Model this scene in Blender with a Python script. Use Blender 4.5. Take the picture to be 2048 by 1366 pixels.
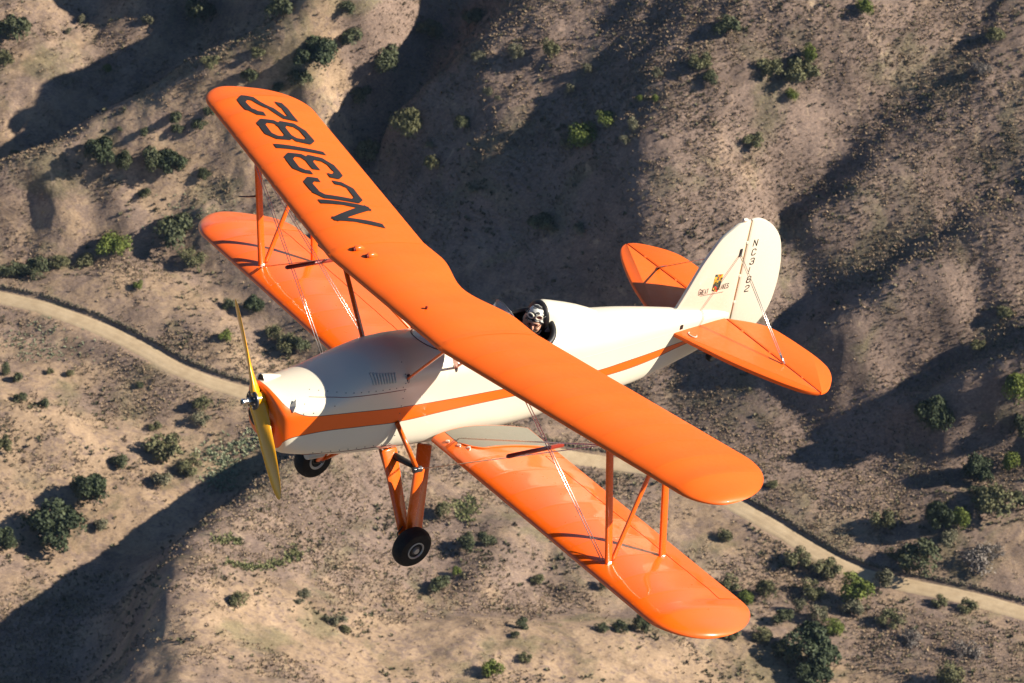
import bpy, bmesh, math, random, os
import numpy as np
from mathutils import Vector, Matrix, noise as mnoise

random.seed(7)
rng = np.random.default_rng(7)
for o in list(bpy.data.objects):
    bpy.data.objects.remove(o)
scene = bpy.context.scene
COL = scene.collection

# ------------------------------------------------------------------ camera
PITCH = math.radians(42.0)            # the camera looks this far below the horizon
DIST = 690.0                          # metres from the camera to the valley floor
CAM = np.array([0.0, -DIST * math.cos(PITCH), DIST * math.sin(PITCH)])
FPX = 7842.2                          # focal length in pixels of a 2048 wide frame
cam_data = bpy.data.cameras.new('camera')
cam = bpy.data.objects.new('camera', cam_data)
COL.objects.link(cam)
cam.location = CAM
cam.rotation_euler = (math.pi / 2 - PITCH, 0, 0)
cam_data.sensor_width = 36.0
cam_data.lens = 36.0 * FPX / 2048.0
cam_data.clip_start = 0.5
cam_data.clip_end = 6000
cam_data.dof.use_dof = True
cam_data.dof.focus_distance = 36.3
cam_data.dof.aperture_fstop = 8.0
scene.camera = cam

# ------------------------------------------------------------------ sun and sky
SUN_DIR = Vector((0.8886, 0.0304, 0.4578)).normalized()     # towards the sun
SUN_ELEV = math.asin(SUN_DIR.z)
world = bpy.data.worlds.new('World')
scene.world = world
world.use_nodes = True
wn = world.node_tree
wn.nodes.clear()
sky = wn.nodes.new('ShaderNodeTexSky')
sky.sky_type = 'NISHITA'
sky.sun_disc = False
sky.sun_elevation = SUN_ELEV
sky.sun_rotation = math.atan2(SUN_DIR.x, SUN_DIR.y)
sky.altitude = 600
sky.air_density = 1.0
sky.dust_density = 0.3
sky.ozone_density = 5.0
bg = wn.nodes.new('ShaderNodeBackground')
bg.inputs['Strength'].default_value = 0.05
wo = wn.nodes.new('ShaderNodeOutputWorld')
wn.links.new(sky.outputs[0], bg.inputs[0])
wn.links.new(bg.outputs[0], wo.inputs[0])
sun_data = bpy.data.lights.new('sun', 'SUN')
sun_data.energy = 5.0
sun_data.angle = math.radians(0.5)
sun_data.color = (1.0, 0.90, 0.76)
sun = bpy.data.objects.new('sun', sun_data)
COL.objects.link(sun)
sun.rotation_euler = (-SUN_DIR).to_track_quat('-Z', 'Y').to_euler()
sun.location = (200, 0, 300)

scene.view_settings.view_transform = 'Standard'
scene.view_settings.look = 'None'
scene.view_settings.gamma = 1.0
scene.view_settings.exposure = 1.0
scene.view_settings.use_curve_mapping = False
scene.render.engine = 'CYCLES'
scene.cycles.max_bounces = 6
scene.cycles.diffuse_bounces = 1

# ------------------------------------------------------------------ helpers
SP, CP = math.sin(PITCH), math.cos(PITCH)

def ray_dir(u, v):
    """direction in the world of the line of sight through photo position (u, v)"""
    cx, cy = (u - 1024.0) / FPX, (v - 683.0) / FPX
    return np.array([cx, CP - cy * SP, -SP - cy * CP])

def ground_at(u, v, z):
    r = ray_dir(u, v)
    t = (z - CAM[2]) / r[2]
    return CAM + r * t

def tag(o, label=None, cat=None, group=None, kind=None):
    if label: o['label'] = label
    if cat: o['category'] = cat
    if group: o['group'] = group
    if kind: o['kind'] = kind
    return o

def link_mesh(name, me, parent=None, mats=()):
    o = bpy.data.objects.new(name, me)
    for m in mats:
        if m.name not in [q.name for q in me.materials if q]:
            me.materials.append(m)
    COL.objects.link(o)
    if parent is not None:
        o.parent = parent
    return o

def mesh_from(name, verts, faces, smooth=False):
    me = bpy.data.meshes.new(name)
    me.from_pydata([tuple(map(float, v)) for v in verts], [], faces)
    me.update()
    if smooth:
        me.polygons.foreach_set('use_smooth', [True] * len(me.polygons))
    return me

def quad_mesh(name, V, Q):
    """fast mesh of quads from numpy arrays"""
    me = bpy.data.meshes.new(name)
    me.vertices.add(len(V)); me.vertices.foreach_set('co', np.ascontiguousarray(V, dtype=np.float32).ravel())
    me.loops.add(Q.size); me.loops.foreach_set('vertex_index', np.ascontiguousarray(Q, dtype=np.int32).ravel())
    me.polygons.add(len(Q))
    me.polygons.foreach_set('loop_start', np.arange(0, Q.size, 4, dtype=np.int32))
    me.polygons.foreach_set('loop_total', np.full(len(Q), 4, dtype=np.int32))
    me.update(calc_edges=True)
    me.validate()
    return me

class Nodes:
    """small helper for node materials"""
    def __init__(self, name):
        self.m = bpy.data.materials.new(name)
        self.m.use_nodes = True
        self.t = self.m.node_tree
        self.t.nodes.clear()
        self.out = self.t.nodes.new('ShaderNodeOutputMaterial')
        self.b = self.t.nodes.new('ShaderNodeBsdfPrincipled')
        self.t.links.new(self.b.outputs[0], self.out.inputs[0])
    def n(self, kind, **kw):
        x = self.t.nodes.new(kind)
        for k, v in kw.items():
            setattr(x, k, v)
        return x
    def l(self, a, b):
        self.t.links.new(a, b)
    def noise(self, scale, detail=4, rough=0.55, vec=None, dist=0.0):
        x = self.n('ShaderNodeTexNoise')
        x.inputs['Scale'].default_value = scale
        x.inputs['Detail'].default_value = detail
        x.inputs['Roughness'].default_value = rough
        x.inputs['Distortion'].default_value = dist
        if vec is not None: self.l(vec, x.inputs['Vector'])
        return x.outputs['Fac']
    def ramp(self, fac, stops):
        x = self.n('ShaderNodeValToRGB')
        e = x.color_ramp.elements
        while len(e) < len(stops): e.new(0.5)
        for k, (p, c) in enumerate(stops):
            e[k].position = p
            e[k].color = (c[0], c[1], c[2], 1) if hasattr(c, '__len__') else (c, c, c, 1)
        self.l(fac, x.inputs[0])
        return x.outputs[0]
    def mix(self, fac, a, b, blend='MIX'):
        x = self.n('ShaderNodeMix', data_type='RGBA', blend_type=blend)
        for s, v in ((x.inputs[0], fac), (x.inputs[6], a), (x.inputs[7], b)):
            if hasattr(v, 'is_output'): self.l(v, s)
            elif isinstance(v, (int, float)): s.default_value = v if s == x.inputs[0] else (v, v, v, 1)
            else: s.default_value = (v[0], v[1], v[2], 1)
        return x.outputs[2]
    def math(self, op, a, b=None, c=None, clamp=False):
        x = self.n('ShaderNodeMath', operation=op, use_clamp=clamp)
        for k, v in enumerate((a, b, c)):
            if v is None: continue
            if hasattr(v, 'is_output'): self.l(v, x.inputs[k])
            else: x.inputs[k].default_value = v
        return x.outputs[0]
    def coord(self, kind='Object'):
        return self.n('ShaderNodeTexCoord').outputs[kind]
    def bump(self, height, strength, dist):
        x = self.n('ShaderNodeBump')
        x.inputs['Strength'].default_value = strength
        x.inputs['Distance'].default_value = dist
        self.l(height, x.inputs['Height'])
        self.l(x.outputs[0], self.b.inputs['Normal'])
    def set(self, **kw):
        for k, v in kw.items():
            k = k.replace('_', ' ')
            s = self.b.inputs[k]
            if hasattr(v, 'is_output'): self.l(v, s)
            elif hasattr(v, '__len__') and len(v) == 3: s.default_value = (v[0], v[1], v[2], 1)
            else: s.default_value = v
        return self.m

# ------------------------------------------------------------------ terrain
# Height control: photo position and height (m above the valley floor) of
# points on the crests, flanks and gully floors; each is turned into a place
# on the ground and a smooth surface is laid through all of them.
CTRL = """
-150,560,2 0,600,1.5 100,625,1.5 200,660,1.3 280,700,1.2 350,735,1 430,765,0.8 490,785,0.6 620,820,0.4 760,855,0.2 900,885,0 1130,922,0 1250,935,0 1360,965,0 1470,1015,0 1600,1090,0 1700,1140,0 1800,1170,0 2048,1225,0 2200,1260,0
-100,790,9 0,800,8.5 60,822,8 137,857,6.5 205,905,4.5 265,945,3 50,900,7 130,960,5 50,1000,5.5 -80,1010,7 200,1010,3.5 300,1015,2.5 -60,1110,6 100,1085,4 0,1180,5 120,1180,4
0,755,2 -120,740,2.5 100,795,2 200,850,1.4 300,880,1 380,900,0.8 450,900,0.6 400,945,1
560,925,3 480,985,2 400,1040,2.5 330,1090,3.5 230,1200,5 80,1300,6 -60,1390,8 200,1330,9 100,1400,10
620,890,13.5 560,935,13.5 500,985,14.5 430,1030,17 370,1080,20 330,1130,23.5 315,1180,27 335,1225,29 380,1262,30 430,1290,30.5 400,1325,32 370,1370,35 330,1460,40
700,850,12 800,835,11 900,850,7 980,870,4
640,1000,11.5 560,1040,15 500,1150,21 450,1100,19.5 600,1150,17 600,1250,22 500,1260,26 700,1100,11.5 700,960,10 850,1000,6 850,930,6 1000,980,2.5 1000,1100,6 850,1130,6.8 800,1200,10 900,1215,8 1100,1205,4.3 700,1180,14 770,1120,9.5 960,1140,8.6 1010,1040,6.3 930,1075,5.6 1085,1110,3.2 1160,1160,5 890,1020,6.2 1000,1200,6.5 1230,1210,3.6 1130,990,1 1200,1080,3 1330,1180,2.5
750,1272,16 900,1258,15.5 1050,1255,13.4 1200,1270,11.4 1350,1288,8.4 1500,1290,4.5 650,1300,22.5 850,1330,17 1100,1366,15 500,1366,31 1350,1366,9 1500,1400,6 600,1480,34 1000,1480,23
1500,1225,2 1620,1200,1 1700,1240,2 1850,1260,3 2000,1300,4 1700,1340,4 1900,1366,7 2100,1366,8 1620,1280,3 1750,1480,9 2100,1480,13
100,560,2.3 230,540,2.4 330,565,2.2 400,600,2.2 440,640,2 480,690,1.8 300,640,2 380,690,1.6
-100,540,0.8 60,530,0.6 200,515,0.4 330,535,0.3 420,575,0.1 480,625,-0.2 530,690,-0.5 600,720,-0.5 700,770,-0.5
500,580,2 600,640,2 700,700,2 560,540,2.6 850,760,2
-100,470,3.8 0,450,4.4 100,430,5.6 250,440,5 350,455,3.8 300,390,7.4 180,380,8.6 60,390,8 420,350,9.2 400,420,6.2 480,470,3.8 560,430,6.2
-120,400,9.5 0,352,12 60,330,13.5 110,300,15 170,265,17 240,230,19.5 330,195,22 430,165,24.5 530,130,27 615,60,32 665,0,36 715,-70,40.5 560,50,24
500,250,17.5 560,330,11 640,430,5 600,200,21 655,180,21 705,90,26 560,260,15.3 640,300,12.8
0,322,5.5 60,290,6.5 110,262,7.5 180,225,8.5 260,185,10 340,140,12.5 430,95,15.5 500,50,19 590,-10,24.5 -120,360,5
0,250,11.2 100,200,12.5 200,150,12 60,150,15 260,120,13 0,100,16.5 300,60,15.5 200,70,14 130,90,14.8 400,0,18.5 200,-60,20 300,-80,26 -100,180,14 -100,20,20 60,40,17.5
700,480,2 730,400,3.8 760,310,7.4 800,230,11.6 850,150,15.8 900,80,19.4 950,0,23 1000,-80,26.6
780,240,16.2 850,175,21.8 930,100,27.3 1030,5,33 1100,-60,34.4
820,330,14.5 900,260,20.5 960,200,25.3 1050,120,29.8 1150,50,33.6 1250,0,36.8
780,420,8 800,520,5.6 860,580,5.6
850,450,10.4 900,380,14.6 980,330,20.2 1080,250,24.8 1180,180,29.6 1270,100,34.4 1350,30,38.6
950,520,9.8 900,560,6.8 1000,450,13.4 1060,390,17.6 1120,330,22.4 1060,560,10.4 1130,500,15.2 1150,600,9.8 1000,620,5.6
1245,330,28.4 1235,400,25.4 1260,470,22.4 1270,540,18.2 1300,600,14 1270,260,31.4 1330,200,34.4 1420,130,37.4
1200,700,4.4 1350,680,7.4 1300,800,2 1100,800,1 1000,760,1 1500,900,1.5
1400,300,30.2 1480,300,29.6 1400,400,26 1500,400,24.8 1545,350,25.4 1400,500,21.2 1500,470,21.8 1540,460,20.6
1565,440,19 1650,360,22.3 1700,300,25.2 1780,235,28.4 1840,185,31 1900,120,34
1560,500,18 1625,445,22.3 1710,370,25.5 1765,310,27.5 1840,250,30 1895,200,32.3 1960,130,35 1555,360,24 1620,250,28.5 1700,150,33.5 1760,60,37.5 1450,560,16.4 1500,640,12.2
1570,640,11.5 1640,595,14.5 1710,550,17 1790,500,19.5 1920,435,22.8 2040,380,25.5 1620,540,16 1720,470,20.5 1820,400,24.3 1930,300,28.5 2040,220,32.3 2120,60,38.5
1630,665,15 1700,625,18 1770,580,20.6 1850,530,23.4 1980,465,26.4 2080,410,28.5
1680,740,11 1800,670,15 1900,610,18.5 2000,540,22.5 2100,500,25
1600,800,5 1700,790,7 1800,740,9.5 1880,700,12 1960,640,15.5 2080,570,20
1550,850,2.9 1640,850,3 1850,775,9 1900,752,11 1960,715,13.5 2048,660,17 2130,610,20
1673,865,3 1740,838,5.8 1809,812,9.2 1870,792,11.5 1930,775,14 2000,740,17 2070,700,20 2140,650,23
1600,940,1 1700,910,1.2 1780,910,1.8 1850,900,3.5 1950,880,5.5 2048,850,8 1750,990,1.2 1900,980,2.9 2048,960,3.8 1900,1080,2 2048,1100,2.3 1950,1150,1 2150,1000,4.4 2150,850,10
1600,1000,1 1450,970,1
300,1560,36 1200,1560,24 1800,1560,15 -200,1500,14 2250,1150,3 2250,500,26 2250,200,36 -250,700,4 -250,300,10.4 -250,900,10 500,-200,40 1200,-200,42.8 1700,-150,46 2200,-100,45 0,-200,34.4 2040,30,38
"""
cp = np.array([[float(q) for q in t.split(',')] for t in CTRL.split()])
CW = np.array([ground_at(u, v, z) for u, v, z in cp])

def _phi(r2):
    return 0.5 * r2 * np.log(r2 + 1e-9)

def fit_tps(P, z, lam):
    n = len(P)
    d2 = ((P[:, None] - P[None]) ** 2).sum(-1)
    A = np.zeros((n + 3, n + 3))
    A[:n, :n] = _phi(d2) + lam * np.eye(n)
    A[:n, n] = 1; A[:n, n + 1:] = P
    A[n, :n] = 1; A[n + 1:, :n] = P.T
    b = np.zeros(n + 3); b[:n] = z
    return np.linalg.solve(A, b)

SC = 50.0
TW = fit_tps(CW[:, :2] / SC, CW[:, 2], 0.0015)

def tps(X, Y):
    out = np.zeros(X.size)
    P = np.stack([X.ravel(), Y.ravel()], 1) / SC
    C = CW[:, :2] / SC
    for a in range(0, len(P), 20000):
        q = P[a:a + 20000]
        d2 = ((q[:, None] - C[None]) ** 2).sum(-1)
        out[a:a + 20000] = _phi(d2) @ TW[:-3] + TW[-3] + q @ TW[-2:]
    return out.reshape(X.shape)

# seeded gradient noise on a lattice (vectorised)
_perm = rng.permutation(512)
_ang = rng.random(512) * 2 * np.pi
def gnoise(x, y):
    xi = np.floor(x).astype(int); yi = np.floor(y).astype(int)
    fx = x - xi; fy = y - yi
    def g(ix, iy, dx, dy):
        a = _ang[_perm[(_perm[ix & 511] + iy) & 511]]
        return np.cos(a) * dx + np.sin(a) * dy
    u = fx * fx * fx * (fx * (fx * 6 - 15) + 10); v = fy * fy * fy * (fy * (fy * 6 - 15) + 10)
    a = g(xi, yi, fx, fy); b = g(xi + 1, yi, fx - 1, fy)
    c = g(xi, yi + 1, fx, fy - 1); d = g(xi + 1, yi + 1, fx - 1, fy - 1)
    return (a + (b - a) * u) + ((c + (d - c) * u) - (a + (b - a) * u)) * v
def fbm(x, y, octv, gain=0.5, ridged=False):
    s = 0; amp = 1.0
    for k in range(octv):
        n = gnoise(x + 13.7 * k, y - 7.1 * k)
        s = s + amp * ((0.35 - np.abs(n)) if ridged else n)
        x = x * 2.03; y = y * 2.03; amp *= gain
    return s

ROAD_L = "-385,528 -250,545 -120,572 0,600 60,614 120,634 200,663 280,700 350,738 420,765 490,785 560,803 650,830 760,858 900,885 1020,905 1130,918 1220,926 1300,938 1380,966 1440,996 1500,1028 1560,1062 1620,1098 1690,1136 1760,1160 1850,1180 1950,1202 2048,1228 2160,1256 2300,1285 2440,1310"
ROAD_C = np.array([ground_at(*[float(q) for q in t.split(',')], 0.6 if float(t.split(',')[0]) < 800 else 0.0)[:2] for t in ROAD_L.split()])

def resample(P, step):
    seg = np.linalg.norm(np.diff(P, axis=0), axis=1); L = np.concatenate([[0], np.cumsum(seg)])
    # Catmull-Rom through the points, then equal steps
    out = []
    for i in range(len(P) - 1):
        p0 = P[max(i - 1, 0)]; p1 = P[i]; p2 = P[i + 1]; p3 = P[min(i + 2, len(P) - 1)]
        for t in np.linspace(0, 1, 12, endpoint=False):
            out.append(0.5 * (2 * p1 + (p2 - p0) * t + (2 * p0 - 5 * p1 + 4 * p2 - p3) * t * t + (-p0 + 3 * p1 - 3 * p2 + p3) * t ** 3))
    out.append(P[-1]); out = np.array(out)
    seg = np.linalg.norm(np.diff(out, axis=0), axis=1); L = np.concatenate([[0], np.cumsum(seg)])
    q = np.arange(0, L[-1], step)
    return np.stack([np.interp(q, L, out[:, k]) for k in range(2)], 1)

ROAD_P = resample(ROAD_C, 1.0)
_rz = tps(ROAD_P[:, 0], ROAD_P[:, 1])
_k = np.ones(25) / 25
ROAD_Z = np.convolve(np.pad(_rz, 12, mode='edge'), _k, mode='valid')

def road_dist(X, Y):
    """distance to the road's centre line, its height there, and which side"""
    sh = X.shape; q = np.stack([X.ravel(), Y.ravel()], 1)
    D = np.empty(len(q)); Z = np.empty(len(q)); S = np.empty(len(q))
    tan = np.gradient(ROAD_P, axis=0)
    for a in range(0, len(q), 20000):
        c = q[a:a + 20000]
        d2 = ((c[:, None] - ROAD_P[None]) ** 2).sum(-1)
        k = d2.argmin(1)
        D[a:a + 20000] = np.sqrt(d2[np.arange(len(k)), k]); Z[a:a + 20000] = ROAD_Z[k]
        e = c - ROAD_P[k]; t = tan[k]
        S[a:a + 20000] = np.sign(t[:, 0] * e[:, 1] - t[:, 1] * e[:, 0])
    return D.reshape(sh), Z.reshape(sh), S.reshape(sh)

ROAD_HW = 1.75
def smooth01(x):
    x = np.clip(x, 0, 1); return x * x * (3 - 2 * x)

def height(X, Y, fine=True):
    """terrain height at world X, Y (arrays)"""
    wx = X + 2.2 * fbm(X / 23.0, Y / 23.0, 3); wy = Y + 2.2 * fbm(X / 23.0 + 40, Y / 23.0 + 9, 3)
    H = tps(wx, wy)
    D, RZ, S = road_dist(X, Y)
    rough = np.clip((H - 1.0) / 14.0, 0.12, 1.0)
    H = H + rough * (1.0 * fbm(X / 17.0, Y / 17.0, 3, 0.45) + 0.38 * fbm(X / 7.0 + 5, Y / 11.0, 3, 0.5, True))
    H = H + 0.13 * fbm(X / 4.3, Y / 4.3, 3, 0.55)
    ca, sa = math.cos(0.62), math.sin(0.62)
    A = X * ca + Y * sa; B = -X * sa + Y * ca                  # rills run down the slopes
    up = smooth01((Y - 8) / 25.0)
    H = H + up * (0.65 * fbm(A / 18.0, B / 5.0, 3, 0.5) + 0.16 * fbm(A / 3.0, B / 0.9, 2, 0.6))
    if fine:
        H = H + 0.085 * fbm(X / 1.3, Y / 1.3, 3, 0.6)
    bank = np.where(S > 0, 0.5, 0.12)                      # low cut bank on the uphill side
    w = smooth01((D - ROAD_HW - 0.2) / 5.0)
    H = RZ * (1 - w) + H * w
    H = H + bank * smooth01((D - ROAD_HW - 0.15) / 0.7) * (1 - smooth01((D - ROAD_HW - 1.0) / 5.0))
    H = H - 0.10 * (1 - smooth01((D - ROAD_HW + 0.1) / 0.5))
    return H

def grid_terrain():
    # fine inside the view, coarse towards the far edges, one sheet
    def axis(lo, hi, a, b, st):
        core = np.arange(a, b + 1e-6, st)
        def grow(x0, end, sg):
            out = []; s = st; x = x0
            while (x - end) * sg < 0:
                s *= 1.18; x += sg * s; out.append(x)
            return out
        return np.array(sorted(grow(a, lo, -1)) + list(core) + grow(b, hi, 1))
    xs = axis(-2500, 2500, -104, 106, TSTEP)
    ys = axis(-1500, 4500, -112, 122, TSTEP)
    X, Y = np.meshgrid(xs, ys)
    H = np.zeros_like(X)
    # far away the control surface is faded into rolling hills
    cl = lambda q, a, b: np.clip(q, a, b)
    Xc = cl(X, -125, 125); Yc = cl(Y, -135, 150)
    inside = (np.abs(X - Xc) < 1e-6) & (np.abs(Y - Yc) < 1e-6)
    H[inside] = height(X[inside], Y[inside])
    far = ~inside
    hb = tps(Xc[far], Yc[far])
    away = np.hypot(X[far] - Xc[far], Y[far] - Yc[far])
    roll = 22 * fbm(X[far] / 160, Y[far] / 160, 4, 0.5) + 10 * fbm(X[far] / 60 + 3, Y[far] / 60, 3, 0.5, True)
    k = smooth01(away / 260)
    H[far] = hb * (1 - 0.5 * k) + roll * smooth01(away / 120) + 10 * k
    ny, nx = X.shape
    V = np.stack([X.ravel(), Y.ravel(), H.ravel()], 1)
    i = np.arange(nx * ny).reshape(ny, nx)
    Q = np.stack([i[:-1, :-1].ravel(), i[:-1, 1:].ravel(), i[1:, 1:].ravel(), i[1:, :-1].ravel()], 1)
    return xs, ys, H, V, Q

TSTEP = 0.35
GX, GY, GH, GV, GQ = grid_terrain()
print('terrain', GH.shape)

def zat(x, y):
    """height of the built ground sheet at (x, y), bilinear"""
    x = np.atleast_1d(x).astype(float); y = np.atleast_1d(y).astype(float)
    i = np.clip(np.searchsorted(GX, x) - 1, 0, len(GX) - 2); j = np.clip(np.searchsorted(GY, y) - 1, 0, len(GY) - 2)
    fx = (x - GX[i]) / (GX[i + 1] - GX[i]); fy = (y - GY[j]) / (GY[j + 1] - GY[j])
    return (GH[j, i] * (1 - fx) + GH[j, i + 1] * fx) * (1 - fy) + (GH[j + 1, i] * (1 - fx) + GH[j + 1, i + 1] * fx) * fy

def drop(u, v):
    """place on the terrain seen at photo position (u, v)"""
    r = ray_dir(u, v)
    ts = np.arange(560, 900, 0.5)
    P = CAM + r * ts[:, None]
    below = P[:, 2] < zat(P[:, 0], P[:, 1])
    k = int(np.argmax(below)) if below.any() else len(ts) - 1
    a, b = ts[max(k - 1, 0)], ts[k]
    for _ in range(12):
        m = (a + b) / 2; p = CAM + r * m
        if p[2] < zat(p[0], p[1])[0]: b = m
        else: a = m
    return CAM + r * b

# ------------------------------------------------------------------ ground material
G = Nodes('dry_hillside')
oc = G.coord('Object')
n_big = G.noise(0.035, 5, 0.6, oc, 0.6)
n_mid = G.noise(0.16, 6, 0.65, oc, 0.4)
n_clump = G.noise(0.9, 4, 0.65, oc)
mp = G.n('ShaderNodeMapping'); G.l(oc, mp.inputs[0])
mp.inputs['Rotation'].default_value = (0, 0, -0.95); mp.inputs['Scale'].default_value = (0.45, 1.0, 0.7)
n_fine = G.noise(4.2, 5, 0.68, mp.outputs[0])
grass = G.ramp(n_fine, [(0.28, (0.250, 0.174, 0.112)), (0.50, (0.350, 0.248, 0.160)), (0.74, (0.450, 0.328, 0.220))])
brown = G.ramp(n_fine, [(0.30, (0.142, 0.101, 0.081)), (0.50, (0.222, 0.160, 0.125)), (0.74, (0.322, 0.236, 0.182))])
olive = G.ramp(n_fine, [(0.30, (0.072, 0.073, 0.037)), (0.55, (0.163, 0.151, 0.078)), (0.8, (0.287, 0.239, 0.140))])
cvn = G.n('ShaderNodeAttribute', attribute_name='cover').outputs['Fac']
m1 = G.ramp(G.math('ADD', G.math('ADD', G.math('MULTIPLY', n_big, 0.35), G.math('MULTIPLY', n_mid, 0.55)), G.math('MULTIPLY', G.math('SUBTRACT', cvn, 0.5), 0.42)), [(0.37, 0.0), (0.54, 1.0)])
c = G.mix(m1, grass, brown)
m2 = G.ramp(G.math('MULTIPLY', n_clump, G.math('ADD', n_mid, 0.5)), [(0.50, 0.0), (0.60, 0.85)])
c = G.mix(m2, c, brown)
m3 = G.ramp(G.noise(0.075, 5, 0.62, oc, 0.5), [(0.54, 0.0), (0.64, 0.6)])
c = G.mix(m3, c, olive)
n_speck = G.noise(2.8, 3, 0.6, mp.outputs[0])
spk = G.math('MULTIPLY', G.ramp(n_speck, [(0.44, 0.0), (0.56, 1.0)]), G.ramp(G.math('ADD', m1, G.math('MULTIPLY', G.math('SUBTRACT', cvn, 0.5), 1.0)), [(0.0, 0.10), (1.0, 0.45)]))  # dark speckle paints in the shadowed gaps between tufts
c = G.mix(spk, c, G.ramp(n_fine, [(0.3, (0.085, 0.066, 0.060)), (0.7, (0.185, 0.142, 0.116))]))
tone = G.ramp(G.noise(0.10, 6, 0.7, oc, 0.8), [(0.35, 0.70), (0.5, 1.0), (0.66, 1.18)])
c = G.mix(1.0, c, tone, 'MULTIPLY')
bare = G.ramp(G.noise(0.22, 6, 0.7, oc, 1.2), [(0.61, 0.0), (0.70, 0.8)])
c = G.mix(bare, c, (0.441, 0.331, 0.218))
G.set(Base_Color=c, Roughness=0.95, Specular_IOR_Level=0.1)
hb_ = G.math('ADD', G.math('MULTIPLY', n_clump, 0.9), G.math('MULTIPLY', n_fine, 0.6))
G.bump(hb_, 0.45, 0.35)
me = quad_mesh('hillside_ground', GV, GQ)
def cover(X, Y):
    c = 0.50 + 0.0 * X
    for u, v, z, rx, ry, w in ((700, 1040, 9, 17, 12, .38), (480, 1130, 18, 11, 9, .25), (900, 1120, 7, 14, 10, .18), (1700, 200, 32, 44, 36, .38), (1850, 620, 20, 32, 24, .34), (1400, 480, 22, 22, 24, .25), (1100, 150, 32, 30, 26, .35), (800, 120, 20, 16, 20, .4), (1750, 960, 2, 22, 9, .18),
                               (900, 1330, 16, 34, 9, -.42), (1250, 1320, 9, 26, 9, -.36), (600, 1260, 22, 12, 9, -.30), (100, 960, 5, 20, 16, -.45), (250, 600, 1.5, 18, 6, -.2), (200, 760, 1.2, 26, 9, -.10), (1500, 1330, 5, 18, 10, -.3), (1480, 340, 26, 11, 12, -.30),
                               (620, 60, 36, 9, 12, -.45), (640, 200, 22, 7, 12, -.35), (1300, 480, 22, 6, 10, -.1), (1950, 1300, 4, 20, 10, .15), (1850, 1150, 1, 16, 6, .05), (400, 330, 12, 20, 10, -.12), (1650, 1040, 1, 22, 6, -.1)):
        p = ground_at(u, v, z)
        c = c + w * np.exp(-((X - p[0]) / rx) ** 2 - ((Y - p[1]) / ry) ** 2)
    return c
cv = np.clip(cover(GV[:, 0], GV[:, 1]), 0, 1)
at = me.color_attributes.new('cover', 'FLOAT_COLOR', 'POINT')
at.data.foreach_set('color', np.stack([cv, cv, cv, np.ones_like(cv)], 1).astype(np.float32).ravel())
me.polygons.foreach_set('use_smooth', [True] * len(me.polygons))
ground = link_mesh('hillside_ground', me, None, [G.m]); tag(ground, kind='structure')

# ------------------------------------------------------------------ dirt road
R_ = Nodes('packed_dirt')
oc = R_.coord('Object')
rc = R_.ramp(R_.noise(0.5, 6, 0.65, oc), [(0.3, (0.383, 0.285, 0.175)), (0.55, (0.479, 0.368, 0.231)), (0.8, (0.546, 0.433, 0.287))])
rc = R_.mix(R_.ramp(R_.noise(2.5, 5, 0.7, oc), [(0.35, 0.0), (0.7, 0.35)]), rc, (0.345, 0.257, 0.166))
R_.set(Base_Color=rc, Roughness=0.95, Specular_IOR_Level=0.1)
R_.bump(R_.noise(4.0, 4, 0.7, oc), 0.4, 0.08)
P = resample(ROAD_C, 0.8)
tn = np.gradient(P, axis=0); tn /= np.linalg.norm(tn, axis=1)[:, None]
nr = np.stack([-tn[:, 1], tn[:, 0]], 1)
wid = ROAD_HW + 0.22 * np.array([gnoise(np.array([k / 7.0]), np.array([3.3]))[0] for k in range(len(P))])
wid2 = ROAD_HW + 0.22 * np.array([gnoise(np.array([k / 6.0]), np.array([9.3]))[0] for k in range(len(P))])
offs = np.linspace(-1, 1, 9)
rzp = np.interp(np.arange(len(P)) * 0.8, np.arange(len(ROAD_Z)) * 1.0, ROAD_Z)
V = []
for k in range(len(P)):
    for q in offs:
        w_ = wid[k] if q > 0 else wid2[k]
        xy = P[k] + nr[k] * q * w_
        rut = -0.05 * math.exp(-((abs(q) - 0.45) / 0.14) ** 2) + 0.03 * math.exp(-(q / 0.2) ** 2)
        V.append((xy[0], xy[1], rzp[k] - 0.03 + rut + (-0.16 if abs(q) == 1 else 0.03)))
V = np.array(V)
ii = np.arange(len(V)).reshape(len(P), len(offs))
Q = np.stack([ii[:-1, :-1].ravel(), ii[1:, :-1].ravel(), ii[1:, 1:].ravel(), ii[:-1, 1:].ravel()], 1)[:, ::-1]
me = quad_mesh('dirt_road', V, Q)
me.polygons.foreach_set('use_smooth', [True] * len(me.polygons))
road = link_mesh('dirt_road', me, None, [R_.m]); tag(road, kind='structure')

# ------------------------------------------------------------------ dry scrub (far too many tufts to count)
def attr_material(name, rough=0.9, trans=0.0):
    A = Nodes(name)
    at = A.n('ShaderNodeAttribute', attribute_name='tint')
    A.set(Base_Color=at.outputs['Color'], Roughness=rough, Specular_IOR_Level=0.15)
    return A

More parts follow.
